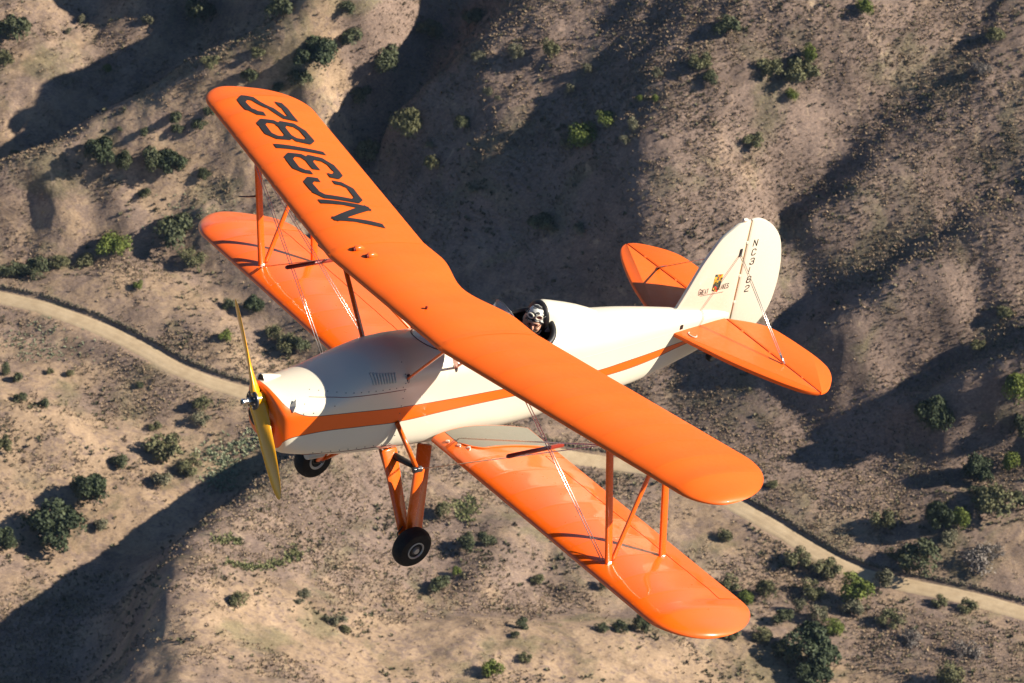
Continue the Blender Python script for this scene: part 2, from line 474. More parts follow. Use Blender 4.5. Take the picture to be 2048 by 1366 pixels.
def tufts(name, X, Y, rad, hgt, cols, mat, jag=0.35):
    """low irregular domes of twigs standing on the ground, one joined mesh"""
    n = len(X); K = 6
    Z = zat(X, Y)
    a = np.linspace(0, 2 * np.pi, K, endpoint=False)[None, :] + rng.random((n, 1)) * 6.28
    r0 = rad[:, None] * (1 + jag * (rng.random((n, K)) - 0.5) * 2)
    r1 = rad[:, None] * (0.62 + jag * (rng.random((n, K)) - 0.5) * 1.6)
    base = np.stack([X[:, None] + r0 * np.cos(a), Y[:, None] + r0 * np.sin(a), (Z - 0.10)[:, None] + 0 * a], -1)
    z1 = Z[:, None] + hgt[:, None] * (0.62 + 0.5 * (rng.random((n, K)) - 0.5))
    mid = np.stack([X[:, None] + r1 * np.cos(a + 0.4), Y[:, None] + r1 * np.sin(a + 0.4), z1], -1)
    top = np.stack([X + rad * 0.25 * (rng.random(n) - 0.5), Y + rad * 0.25 * (rng.random(n) - 0.5), Z + hgt], -1)[:, None]
    V = np.concatenate([base, mid, top], 1)
    M = 2 * K + 1
    q = []
    for k in range(K):
        k2 = (k + 1) % K
        q.append([k, k2, K + k2, K + k])
    for k in range(0, K, 2):
        q.append([K + k, K + (k + 1) % K, K + (k + 2) % K, 2 * K])
    q = np.array(q)
    Q = (np.arange(n) * M)[:, None, None] + q[None]
    me = quad_mesh(name, V.reshape(-1, 3), Q.reshape(-1, 4))
    col = np.ones((n, M, 4)); col[:, :, :3] = cols[:, None, :] * (0.8 + 0.4 * rng.random((n, M, 1)))
    at = me.color_attributes.new('tint', 'FLOAT_COLOR', 'POINT')
    at.data.foreach_set('color', col.astype(np.float32).ravel())
    o = link_mesh(name, me, None, [mat])
    return o

def blades(name, X, Y, size, cols, mat, K=5):
    """tufts of bent dry stems: K narrow leaves fanning out of each root, one joined mesh"""
    n = len(X); Z = zat(X, Y)
    a = rng.random((n, K)) * 6.2832
    el = 0.55 + 0.75 * rng.random((n, K))
    L = size[:, None] * (0.7 + 0.6 * rng.random((n, K)))
    w = size[:, None] * (0.16 + 0.14 * rng.random((n, K)))
    ax = np.stack([np.cos(a), np.sin(a), 0 * a], -1); up = np.array([0, 0, 1.0])
    s = np.stack([-np.sin(a), np.cos(a), 0 * a], -1)
    o = np.stack([X, Y, Z - 0.04], -1)[:, None] + ax * (size[:, None, None] * 0.12)
    mid = o + ax * (L * 0.35 * np.cos(el))[..., None] + up * (L * 0.62 * np.sin(el))[..., None]
    tip = o + ax * (L * 0.95 * np.cos(el))[..., None] + up * (L * 0.80 * np.sin(el))[..., None]
    V = np.stack([o, mid - s * w[..., None], tip, mid + s * w[..., None]], 2).reshape(-1, 3)
    Q = np.arange(len(V)).reshape(-1, 4)
    me = quad_mesh(name, V, Q)
    c = np.ones((n, K, 4, 4)); c[..., :3] = cols[:, None, None, :] * (0.72 + 0.5 * rng.random((n, K, 1, 1)))
    at = me.color_attributes.new('tint', 'FLOAT_COLOR', 'POINT')
    at.data.foreach_set('color', c.astype(np.float32).ravel())
    return link_mesh(name, me, None, [mat])

def scatter(n, dens, lo=(-100, -108), hi=(102, 118)):
    X = lo[0] + (hi[0] - lo[0]) * rng.random(n); Y = lo[1] + (hi[1] - lo[1]) * rng.random(n)
    keep = rng.random(n) < dens(X, Y)
    X, Y = X[keep], Y[keep]
    D, _, _ = road_dist(X, Y)
    k = D > ROAD_HW + 0.5
    return X[k], Y[k]

NS = 400000
def dens_scrub(X, Y):
    a = fbm(X / 22.0, Y / 22.0, 3) + 0.9 * (cover(X, Y) - 0.5); b = fbm(X / 5.0 + 9, Y / 5.0, 3)
    z = zat(X, Y)
    base = np.clip(0.34 + 1.3 * a + 1.0 * b, 0.03, 1)
    return base
X, Y = scatter(NS, dens_scrub)
X2, Y2 = scatter(90000, lambda X, Y: dens_scrub(X, Y) * ((X < -100) | (X > 102) | (Y < -108) | (Y > 118)), (-180, -170), (180, 200))
X = np.concatenate([X, X2]); Y = np.concatenate([Y, Y2])
n = len(X); print('scrub', n)
pal = np.array([(0.27, 0.195, 0.130), (0.35, 0.26, 0.165), (0.22, 0.160, 0.115), (0.17, 0.155, 0.085), (0.38, 0.285, 0.180), (0.20, 0.16, 0.13)])
pk = rng.choice(len(pal), n, p=[.27, .25, .18, .12, .12, .06])
rad = 0.10 + 0.19 * rng.random(n) ** 2.5
scrub = blades('dry_scrub', X, Y, rad * 1.75, pal[pk], attr_material('dry_twigs').m)
tag(scrub, 'low dry scrub and grass tufts covering the hillsides', None, kind='stuff')
# low dull scrub mats in loose patches: hollows, the creek bed, the near hill
def dens_mats(X, Y):
    a = fbm(X / 13.0 + 31, Y / 13.0 + 4, 3); b = fbm(X / 3.5, Y / 3.5 + 60, 2)
    d = np.clip(2.6 * (a - 0.13) + 0.8 * b, 0, 1)
    for u, v, z, rx, ry, w in ((120, 525, 1, 16, 3.5, .8), (370, 480, 3, 8, 4, .7), (430, 590, 0, 4, 7, .7), (560, 690, 0, 8, 5, .7), (1600, 1190, 1, 15, 6, .6), (360, 900, 1, 9, 7, .6), (1980, 1010, 3, 9, 6, .6), (1150, 230, 32, 18, 10, .5), (1550, 110, 33, 16, 9, .5),
                               (1780, 1290, 4, 22, 9, .5), (850, 1090, 8, 16, 9, .45), (1050, 1130, 5, 12, 10, .4), (760, 130, 18, 12, 16, .6), (300, 330, 12, 12, 6, .4), (520, 100, 26, 8, 8, .4), (1950, 140, 36, 12, 8, .5)):
        p = ground_at(u, v, z)
        d = d + w * np.exp(-((X - p[0]) / rx) ** 2 - ((Y - p[1]) / ry) ** 2) * np.clip(0.5 + 2.0 * b, 0, 1)
    return np.clip(d, 0, 1)
X, Y = scatter(30000, dens_mats)
n = len(X); print('mats', n)
pal2 = np.array([(0.085, 0.085, 0.045), (0.13, 0.125, 0.07), (0.12, 0.095, 0.065), (0.19, 0.165, 0.105), (0.07, 0.075, 0.045)])
mats_ = blades('low_scrub', X, Y, 0.30 + 0.45 * rng.random(n) ** 2, pal2[rng.choice(5, n, p=[.25, .25, .2, .2, .1])], bpy.data.materials['dry_twigs'], 9)
tag(mats_, 'patches of low dull olive and brown scrub on the hills', None, kind='stuff')
# dark brush along the cut bank above the road
k = rng.integers(30, len(ROAD_P) - 2, 3400)
tanr = np.gradient(ROAD_P, axis=0); tanr /= np.linalg.norm(tanr, axis=1)[:, None]
nrr = np.stack([-tanr[:, 1], tanr[:, 0]], 1)
off = ROAD_HW + 0.55 + 0.55 * rng.random(len(k)) ** 2
XY = ROAD_P[k] + nrr[k] * off[:, None] + tanr[k] * (rng.random((len(k), 1)) - 0.5)
bc = np.array([(0.15, 0.12, 0.09), (0.10, 0.095, 0.06), (0.20, 0.16, 0.11)])[rng.integers(0, 3, len(k))]
rad = 0.10 + 0.14 * rng.random(len(k))
bank = tufts('roadside_brush', XY[:, 0], XY[:, 1], rad, rad * 1.1, bc, bpy.data.materials['dry_twigs'])
tag(bank, 'line of dark dry brush along the upper edge of the dirt road', None, kind='stuff')

# ------------------------------------------------------------------ trees and bushes
def leaf_material(name, dark, mid, light):
    L = Nodes(name)
    at = L.n('ShaderNodeAttribute', attribute_name='tint')
    c = L.ramp(at.outputs['Fac'], [(0.0, dark), (0.5, mid), (1.0, light)])
    L.set(Base_Color=c, Roughness=0.7, Specular_IOR_Level=0.25)
    return L.m
LEAF = {
 'oak':   leaf_material('oak_leaves', (0.022, 0.032, 0.016), (0.050, 0.066, 0.032), (0.100, 0.122, 0.056)),
 'dark':  leaf_material('dark_bush_leaves', (0.036, 0.044, 0.022), (0.075, 0.086, 0.042), (0.14, 0.150, 0.072)),
 'green': leaf_material('bright_green_leaves', (0.055, 0.080, 0.016), (0.13, 0.165, 0.032), (0.23, 0.26, 0.055)),
 'olive': leaf_material('olive_leaves', (0.06, 0.062, 0.030), (0.135, 0.135, 0.062), (0.22, 0.21, 0.105)),
 'sage':  leaf_material('sage_leaves', (0.085, 0.085, 0.052), (0.17, 0.165, 0.10), (0.26, 0.24, 0.155)),
 'grey':  leaf_material('bare_grey_twigs', (0.11, 0.095, 0.08), (0.20, 0.175, 0.15), (0.29, 0.25, 0.215)),
}
BARK = Nodes('bark'); BARK.set(Base_Color=BARK.ramp(BARK.noise(6, 4, 0.6, BARK.coord()), [(0.3, (0.06, 0.045, 0.035)), (0.7, (0.16, 0.13, 0.10))]), Roughness=0.9)

def crown_mesh(name, mat, seed, lobes, nleaf, leaf, flat=0.75, open_=0.3, r0=0.2, r1=0.2):
    r = np.random.default_rng(seed)
    # lobes: centres spread through a dome of unit radius
    C = []; Rr = []
    for k in range(lobes):
        th = r.random() * 6.28; rr = 0.62 * math.sqrt(r.random()); zz = 0.25 + 0.55 * r.random() * (1 - rr * 0.6)
        C.append((rr * math.cos(th), rr * math.sin(th), zz)); Rr.append(r0 + r1 * r.random())
    C = np.array(C); Rr = np.array(Rr)
    k = r.integers(0, lobes, nleaf)
    d = r.normal(size=(nleaf, 3)); d /= np.linalg.norm(d, axis=1)[:, None]
    d[:, 2] = np.where(d[:, 2] < -0.3, -d[:, 2], d[:, 2])
    dep = 1 - open_ * r.random(nleaf) ** 1.5
    P = C[k] + d * (Rr[k] * dep)[:, None]
    P += 0.05 * np.stack([fbm(P[:, 0] * 4 + q, P[:, 1] * 4 + P[:, 2] * 3, 2) for q in (0, 5, 11)], 1)
    P[:, 2] *= flat
    P[:, 2] = np.maximum(P[:, 2], 0.02)
    nrm = d + 0.65 * r.normal(size=(nleaf, 3)); nrm /= np.linalg.norm(nrm, axis=1)[:, None]
    t = np.cross(nrm, r.normal(size=(nleaf, 3))); t /= np.linalg.norm(t, axis=1)[:, None]
    b = np.cross(nrm, t)
    s = leaf * (0.6 + 0.8 * r.random(nleaf))[:, None]
    V = np.stack([P - t * s, P - b * s * 0.7, P + t * s, P + b * s * 0.7], 1).reshape(-1, 3)
    Q = np.arange(len(V)).reshape(-1, 4)
    me = quad_mesh(name, V, Q)
    clump = 0.5 + 0.45 * fbm(P[:, 0] * 3.1, P[:, 1] * 3.1 + P[:, 2] * 2, 2)
    tint = np.clip(clump + 0.35 * (r.random(nleaf) - 0.5), 0, 1)
    col = np.repeat(np.stack([tint, tint, tint, np.ones(nleaf)], 1), 4, axis=0)
    at = me.color_attributes.new('tint', 'FLOAT_COLOR', 'POINT')
    at.data.foreach_set('color', col.astype(np.float32).ravel())
    me.materials.append(mat)
    return me

def trunk_mesh(name, seed):
    r = random.Random(seed)
    V = []; F = []
    def limb(p0, p1, r0, r1, nseg=4, k=6):
        p0 = Vector(p0); p1 = Vector(p1); d = (p1 - p0).normalized()
        x = d.cross(Vector((0.3, 0.9, 0.2))).normalized(); y = d.cross(x)
        b0 = len(V)
        for i in range(nseg + 1):
            f = i / nseg; c = p0.lerp(p1, f) + Vector((r.uniform(-1, 1), r.uniform(-1, 1), 0)) * 0.02 * (0 < i < nseg)
            rad = r0 + (r1 - r0) * f
            for j in range(k):
                a = 6.283 * j / k; V.append(c + x * (rad * math.cos(a)) + y * (rad * math.sin(a)))
        for i in range(nseg):
            for j in range(k):
                a = b0 + i * k + j; b = b0 + i * k + (j + 1) % k
                F.append((a, b, b + k, a + k))
    top = (r.uniform(-.08, .08), r.uniform(-.08, .08), 0.30)
    limb((0, 0, -0.15), top, 0.075, 0.055)
    for q in range(5):
        a = q * 1.256 + r.uniform(-.3, .3)
        limb(top, (0.45 * math.cos(a), 0.45 * math.sin(a), 0.42 + r.uniform(0, .12)), 0.042, 0.014)
    me = mesh_from(name, V, F, True); me.materials.append(BARK.m)
    return me

CROWN = {}
for kind, (lob, nl, lf, fl, op, r0, r1) in {'oak': (18, 4200, 0.050, 0.85, 0.35, .22, .20), 'dark': (11, 1700, 0.062, 0.80, 0.45, .24, .22), 'green': (10, 2000, 0.058, 0.90, 0.35, .34, .20),
                            'olive': (12, 1700, 0.058, 0.72, 0.55, .24, .24), 'sage': (10, 1400, 0.056, 0.66, 0.6, .26, .22), 'grey': (13, 1300, 0.040, 0.5, 0.9, .17, .30)}.items():
    for v in range(3):
        CROWN[kind, v] = crown_mesh('%s_crown_mesh' % kind, LEAF[kind], 100 * v + len(kind) * 7 + 3, lob, nl, lf, fl, op, r0, r1)
TRUNKS = [trunk_mesh('trunk_mesh', s) for s in (1, 2, 3)]

# photo position of the middle of each plant, its width and height there (px of the 2048 px frame)
PLANTS = """
190,978,78,74,oak|dark rounded oak alone on the pale smooth slope at the left
105,1062,118,72,oak|wide dark oak clump just above the long valley shadow at the lower left
6,1086,56,58,oak|dark oak cut by the left edge beside the wide oak clump
204,308,62,62,oak|large dark oak in the loose oak grove on the upper left slope
247,324,38,44,dark|smaller dark bush touching the right side of the large upper left oak
300,318,52,48,dark|dark ragged bush in the middle of the upper left oak grove
345,330,58,60,oak|open crowned oak with bare limbs, right end of the upper left oak grove
408,350,24,26,dark|small dark bush just right of the open crowned oak
289,387,24,22,dark|small dark bush below the upper left oak grove
398,248,30,24,dark|small dark bush left of the right wing tip, nearest to the wing
350,235,32,30,dark|small dark bush on the slope top, second left of the right wing tip
356,258,26,16,dark|low flat dark bush under its taller neighbour near the right wing tip
291,266,24,22,dark|small dark bush just above the upper left oak grove
240,258,14,12,dark|tiny dark bush at the top left of the oak grove
420,222,26,20,dark|dark bush just left of the right wing tip's leading edge
228,494,58,44,green|bright green rounded bush above the creek bed at the left
172,520,40,26,olive|olive bush below and left of the bright green creek bush
120,524,44,30,olive|olive bush in the creek thicket, third from the left edge
70,538,56,30,dark|low dark thicket bush by the creek, second from the left edge
25,544,50,32,dark|low dark thicket bush by the creek at the left edge
30,306,20,14,olive|small olive bush near the left edge above the long ridge shadow
350,474,88,28,dark|long low dark thicket under the tip of the lower right wing
385,520,50,16,olive|low olive mat between the creek thicket and the lower right wing
508,612,44,42,oak|dark round oak beside the winding creek line under the lower right wing
455,612,34,14,dark|thin dark bush left of the round creek oak
570,688,52,40,olive|olive bush in front of the nose, left of its twin
605,690,44,36,dark|dark bush in the creek clump closest to the engine cowling
545,668,40,24,olive|flat olive bush at the top of the creek clump ahead of the nose
450,672,26,22,green|small green bush between the dirt road and the creek line
278,572,22,10,green|tiny green mat on the flat bench above the road
10,738,26,26,dark|small dark bush below the road at the left edge, topmost of three
36,754,26,26,dark|round dark bush below the road, right one of the left edge pair
100,743,16,14,olive|small olive bush left in the pair below the road bend
140,746,18,14,olive|small olive bush right in the pair below the road bend
40,796,30,26,dark|dark bush just above the crest of the pale left slope
86,808,28,26,dark|dark bush on the crest of the pale left slope, right of its twin
280,770,18,10,dark|tiny dark bush in the flat below the road
403,806,42,30,olive|olive bush casting a long shadow left of the propeller
402,836,40,30,sage|pale dry bush directly under the olive bush left of the propeller
310,852,26,18,olive|small olive bush lower left of the pale dry bush
330,902,78,28,olive|long low olive thicket above the top of the big valley shadow
384,932,52,36,olive|rounded olive bush by the pale cactus patch
328,956,48,36,sage|pale dry round bush below the long olive thicket
236,922,42,26,dark|slanting dark bush on the pale slope, right of the lone oak
8,890,34,44,olive|olive bush at the left edge on the pale slope
150,1038,30,26,grey|bare grey bush between the lone oak and the wide oak clump
200,1048,36,22,sage|dry pale bush right of the wide oak clump
626,107,88,62,oak|big dark oak on the bright knob above the right wing tip
600,152,52,36,dark|dark bush at the foot of the big oak on the bright knob
500,152,32,38,dark|upright dark bush left of the bright knob's bare face
516,106,30,24,olive|olive bush on the shoulder of the bright knob
560,176,40,20,dark|low dark bush right above the top edge of the right wing
420,124,38,30,olive|olive bush on the shaded slope above the right wing tip
406,30,64,62,dark|tall dark bush at the top edge left of the bright knob
555,22,60,50,dark|dark bush at the top edge on the bright knob
690,14,44,30,dark|dark bush at the top edge right of the bright knob
295,43,22,24,sage|pale bush alone in the big shaded slope at the top left
162,38,20,22,sage|small pale bush in the top left shade, beside the dark corner bush
137,62,14,16,sage|smallest pale bush in the top left shade
30,62,66,60,dark|large dark bush in the top left corner
216,138,16,18,green|tiny yellow green bush on the lit rib at the top left
10,122,34,44,olive|olive bush at the left edge below the dark corner bush
700,70,60,46,dark|dark bush high in the deep shaded ravine at the top
770,120,66,50,dark|dark bush in the middle of the deep shaded ravine
850,60,60,44,dark|dark bush at the right side of the deep shaded ravine
720,190,56,40,dark|dark bush low in the deep shaded ravine
950,30,50,34,dark|dark bush where the deep ravine meets the top edge
1033,105,32,36,sage|pale round bush on the streaky slope at the top middle, left of a taller one
1101,97,34,44,olive|tall olive bush on the streaky slope at the top middle
977,184,24,28,sage|pale bush on the streaky slope, bigger of a close pair
996,196,14,16,sage|small pale bush touching the bigger one of its pair
956,112,30,24,sage|pale straggling bush on the edge of the deep ravine
815,256,64,78,olive|tallest olive tree right of the registration number
735,310,50,62,olive|olive tree closest to the right wing's trailing edge
862,326,32,42,olive|olive bush below and right of the tallest olive tree
925,244,32,30,dark|dark bush right of the tallest olive tree
859,290,20,18,sage|small pale bush between the olive tree and the dark bush
1175,138,20,24,sage|small pale bush above the shaded slope, right of the tall olive bush
1138,180,24,30,sage|pale bush in the middle of the shaded slope
1165,272,64,44,green|broadest bright green bush on the shaded slope
1210,238,38,26,green|bright green bush up and right of the broadest one
1130,290,30,28,sage|pale grey bush left of the broadest green bush
1262,248,30,26,sage|pale yellowish bush right of the green bushes
1250,280,20,20,sage|small pale bush under the yellowish one
1313,146,22,22,sage|pale bush on the brow of the shaded slope
1310,197,14,18,green|tiny green bush on the brow, right of its twin
1279,197,14,14,green|tiny green bush on the brow, left of its twin
1085,440,60,44,dark|dark bush low in the shade behind the cockpit
1106,457,20,16,sage|small pale bush beside the dark bush behind the cockpit
1160,458,34,22,sage|pale bush in the shade above the fuselage
948,378,26,18,sage|yellowish low bush above the pilot
1728,18,36,32,green|green bush with a long shadow at the top edge, right half
1620,110,30,34,green|yellow green bush with a long shadow high on the right hillside
1584,191,22,26,green|green bush lower down the right hillside under the yellow green one
1600,150,70,26,olive|low olive scrub patch between the two green hillside bushes
1540,140,56,22,olive|low olive scrub patch left on the right hillside
1450,52,58,40,dark|dark bush with a green side at the top right of centre
1400,125,50,34,olive|olive bush patch on the brow of the right hillside
1425,160,40,16,dark|low dark mat under the olive bush patch
1506,283,44,24,olive|flat olive bush alone on the bright bare slope above the fin
1965,132,54,34,grey|sparse dark twiggy bush near the top right corner
1990,70,40,24,olive|low olive patch in the top right corner
2008,626,34,14,olive|tiny olive bush on the hillside at the right edge
1955,692,32,16,olive|small olive bush above the dark gully at the right edge
1863,842,76,82,oak|big dark oak standing on the long shadow at the right
2030,786,54,62,green|tall green bush at the right edge on the shoulder
2036,852,44,52,dark|dark bush at the right edge under the tall green one
1956,946,62,60,oak|dark oak with the longest shadow near the right edge
2020,926,38,40,green|green bush right of the long shadowed oak
1764,1040,46,44,olive|round olive bush alone between the road and the twin trees
1878,1036,60,74,oak|dark oak left in the twin trees above the road
1921,1034,38,62,green|bright green bush right in the twin trees above the road
1985,1010,90,54,olive|wide olive thicket at the right edge above the road
1958,986,44,34,dark|dark bush at the top of the wide olive thicket
2040,1002,36,44,dark|dark bush at the right edge in the wide olive thicket
1900,1078,44,34,sage|pale dry bush under the twin trees
1835,1118,84,62,dark|round dark green bush whose shadow falls over the road
1789,1106,34,26,olive|olive bush on the left shoulder of the round roadside bush
1765,1156,42,44,sage|pale bush on the lower edge of the road
1712,1182,64,54,green|bright green round bush just below the road
1700,1214,50,34,sage|tan dry bush at the foot of the bright green round bush
1530,1180,42,46,olive|olive bush behind the lower left wing tip
1462,1166,40,30,olive|olive bush peeping out above the lower left wing tip
1492,1196,36,22,green|yellow green bush touching the lower left wing tip
1626,1180,50,26,olive|flat olive bush above the dark hollow below the road
1566,1236,46,38,dark|dark bush right of the lower left wing tip
1597,1212,34,34,sage|pale bush between the dark bush and the hollow
1636,1226,42,40,sage|pale round bush under the dark hollow
1668,1258,40,14,green|thin green mat below the pale round bush
1622,1298,116,74,oak|biggest dark oak at the bottom right of centre
1628,1352,74,52,oak|dark oak on the bottom edge below the biggest oak
1560,1300,40,22,dark|low dark fringe left of the biggest oak
1524,1273,46,16,olive|low olive plant below the lower left wing tip
1462,1272,36,12,olive|thin olive plant right under the lower left wing
1880,1205,34,16,olive|small olive bush on the lower side of the road, left of its twin
1932,1214,38,20,olive|small olive bush on the lower side of the road, right of its twin
1595,1120,54,26,olive|low olive patch above the hollow, left of the road
1655,1140,56,26,olive|low pale olive patch touching the road's lower edge
1450,1072,36,18,olive|small olive patch between the wing tips
1545,970,26,12,olive|tiny olive bush right of the upper left wing tip
1960,1120,96,40,grey|wide bare grey bush on the flat right of the round roadside bush
1990,1100,50,26,grey|bare grey bush behind the wide grey one
1820,1270,60,40,grey|bare grey thicket below the road at the lower right
1780,1240,50,34,olive|dull olive bush left of the grey thicket at the lower right
1930,1300,70,34,grey|bare grey thicket at the lower right corner
1900,1355,60,22,olive|spiky olive plant on the bottom edge at the right
880,1172,50,30,dark|dark flattened bush on the near hill under the main wheel
938,1088,44,40,dark|dark bush left in the pair right of the main wheel
975,1078,38,32,dark|dark bush right in the pair right of the main wheel
884,1020,38,34,olive|olive bush with a shadow up and right of the main wheel
912,1142,20,16,green|tiny green plant between the wheel and the wing
1076,1158,30,24,olive|small olive bush below the lower left wing's leading edge
985,1341,40,38,green|bright green bush standing alone near the bottom edge
1285,1246,40,46,dark|dark bush right under the lower left wing's leading edge
1240,1254,34,24,dark|dark bush with bare gaps left of the one under the wing
1204,1254,28,20,dark|small dark bush at the left end of the row under the wing
1046,1250,34,18,dark|small dark bush on the near ridge, upper one of a pair
1030,1268,18,14,dark|small dark bush on the near ridge, lower one of a pair
1050,1316,28,16,olive|small olive bush on the near ridge face
610,1186,34,20,sage|pale grey bush on the near hill left of the main wheel
598,1202,22,12,sage|tiny pale bush under the grey one on the near hill
672,1240,44,22,sage|pale slanting bush low on the near hill
690,1258,26,18,olive|small olive bush at the end of the slanting one
475,1202,46,20,olive|low olive bush on the crest beside the valley shadow
1204,1166,24,30,dark|small dark bush right under the wing at mid span
"""
trng = random.Random(11)
plant_list = [l for l in PLANTS.strip().split('\n')]
for idx, l in enumerate(plant_list):
    spec, label = l.split('|')
    u, v, w, h, kind = spec.split(','); u, v, w, h = float(u), float(v), float(w), float(h)
    base = drop(u, v + h * 0.26)
    dist = np.linalg.norm(base - CAM)
    W_ = w * dist / FPX                                 # metres across
    Hh = h * dist / FPX
    tall = max(0.55 * W_, (Hh - 0.45 * W_ * SP) / CP * 0.95)
    tall = min(tall, 1.05 * W_)
    if kind == 'grey': tall *= 0.6
    var = trng.randrange(3)
    z0 = float(zat(base[0], base[1])[0])
    is_tree = kind == 'oak' or (w >= 50 and h >= 50)
    name = {'oak': 'oak_tree', 'dark': 'dark_shrub', 'green': 'green_bush', 'olive': 'olive_shrub', 'sage': 'sage_bush', 'grey': 'bare_bush'}[kind]
    cat = 'tree' if is_tree else 'bush'
    grp = {'oak': 'dark oaks on the slopes', 'dark': 'dark shrubs on the slopes', 'green': 'bright green bushes', 'olive': 'olive coloured shrubs', 'sage': 'pale dry bushes', 'grey': 'bare grey bushes'}[kind]
    # the crown mesh is about 1.7 units wide and 0.95 high
    sx = W_ / 1.62; sz = tall / (1.05 * {'oak': .85, 'dark': .8, 'green': .85, 'olive': .72, 'sage': .68, 'grey': .5}[kind])
    rot = trng.uniform(0, 6.28)
    if is_tree and w >= 50:
        root = bpy.data.objects.new(name, None); COL.objects.link(root)
        root.location = (base[0], base[1], z0); root.rotation_euler = (0, 0, rot); root.scale = (sx, sx, sz)
        cr = bpy.data.objects.new('crown', CROWN[kind, var]); COL.objects.link(cr); cr.parent = root
        tr = bpy.data.objects.new('trunk', TRUNKS[var]); COL.objects.link(tr); tr.parent = root
        cr.location = (0, 0, 0.10)
    else:
        root = bpy.data.objects.new(name, CROWN[kind, var]); COL.objects.link(root)
        root.location = (base[0], base[1], z0 - 0.05); root.rotation_euler = (0, 0, rot); root.scale = (sx, sx * trng.uniform(.85, 1.1), sz)
    tag(root, label, cat, grp)

# cactus and yucca beds: pale spiky pads, too dense to count
def spiky(name, centres, n, mat, size, label):
    c = np.array([drop(u, v) for u, v in centres])
    X = []; 
    k = rng.integers(0, len(centres), n)
    X = c[k, 0] + rng.normal(size=n) * size[0]; Y = c[k, 1] + rng.normal(size=n) * size[1]
    Z = zat(X, Y)
    K = 6; V = []; Q = []
    a = rng.random((n, K)) * 6.28; el = 0.3 + 0.9 * rng.random((n, K)); L = (0.35 + 0.4 * rng.random((n, K))) * size[2]
    d = np.stack([np.cos(a) * np.cos(el), np.sin(a) * np.cos(el), np.sin(el)], -1)
    s = np.stack([-np.sin(a), np.cos(a), 0 * a], -1)
    o = np.stack([X, Y, Z], -1)[:, None]
    w = (0.09 * size[2])
    V = np.stack([o - s * w * .5 + 0 * d, o + d * L[..., None] * .5 - s * w * 1.3, o + d * L[..., None], o + d * L[..., None] * .5 + s * w * 1.3], 2).reshape(-1, 3)
    Q = np.arange(len(V)).reshape(-1, 4)
    me = quad_mesh(name, V, Q)
    t = np.repeat(rng.random(n * K), 4)
    col = np.stack([t, t, t, np.ones_like(t)], 1)
    at = me.color_attributes.new('tint', 'FLOAT_COLOR', 'POINT'); at.data.foreach_set('color', col.astype(np.float32).ravel())
    ob = link_mesh(name, me, None, [mat]); tag(ob, label, None, kind='stuff')
L_CACT = leaf_material('cactus_pads', (0.10, 0.13, 0.07), (0.20, 0.23, 0.13), (0.34, 0.36, 0.24))
L_YUC = leaf_material('yucca_leaves', (0.07, 0.085, 0.03), (0.15, 0.16, 0.06), (0.27, 0.26, 0.12))
spiky('cactus_patch', [(440, 925), (460, 940), (430, 955), (470, 900), (500, 890), (425, 900), (450, 965), (520, 875)], 330, L_CACT, (1.3, 1.6, 1.0), 'pale green cactus patch beside the top of the valley shadow')
spiky('yucca_bed', [(465, 1128), (485, 1134), (505, 1136), (525, 1135), (545, 1131), (562, 1126), (578, 1118), (592, 1108)], 200, L_YUC, (0.6, 0.7, 1.0), 'curved bed of green spiky yucca on the near hill')
spiky('yucca_bed', [(435, 1078), (450, 1082), (465, 1078), (480, 1082)], 70, L_YUC, (0.5, 0.6, .9), 'short row of green spiky yucca near the crest')
spiky('cactus_patch', [(920, 1010), (935, 1020), (930, 1035), (945, 1000), (925, 1028), (950, 1015)], 130, L_YUC, (0.8, 1.0, 1.0), 'green cactus patch right of the undercarriage')
spiky('cactus_patch', [(45, 690), (70, 680), (100, 690), (90, 665), (165, 690), (60, 710), (120, 705), (30, 675)], 160, L_CACT, (1.6, 1.6, .7), 'scattered low cactus in the flat below the road')
spiky('cactus_patch', [(350, 420), (390, 430), (420, 420), (440, 428), (300, 452)], 120, L_CACT, (2.2, 1.0, .6), 'greenish low growth above the lower right wing tip')

# ------------------------------------------------------------------ the biplane
# body axes: x forward, y to the pilot's left, z up; origin at the propeller hub
PLANE_AXES = np.array([[-0.7825, 0.5901, 0.1988], [-0.5476, -0.8041, 0.2314], [0.2964, 0.0722, 0.9523]])
_oc = (-2.3145, 0.5247, 35.613)          # hub position: right, down, forward of the camera
PLANE_POS = CAM + np.array([_oc[0], _oc[2] * CP - _oc[1] * SP, -_oc[2] * SP - _oc[1] * CP])
u_, s_, vt_ = np.linalg.svd(PLANE_AXES); PLANE_AXES = u_ @ vt_
BODY = Matrix(((*PLANE_AXES[0], PLANE_POS[0]), (*PLANE_AXES[1], PLANE_POS[1]), (*PLANE_AXES[2], PLANE_POS[2]), (0, 0, 0, 1)))
plane = bpy.data.objects.new('biplane', None)
plane.empty_display_size = 0.5
plane.matrix_world = BODY
COL.objects.link(plane)
tag(plane, 'orange and cream open-cockpit biplane flying low over the dry hills', 'aeroplane')

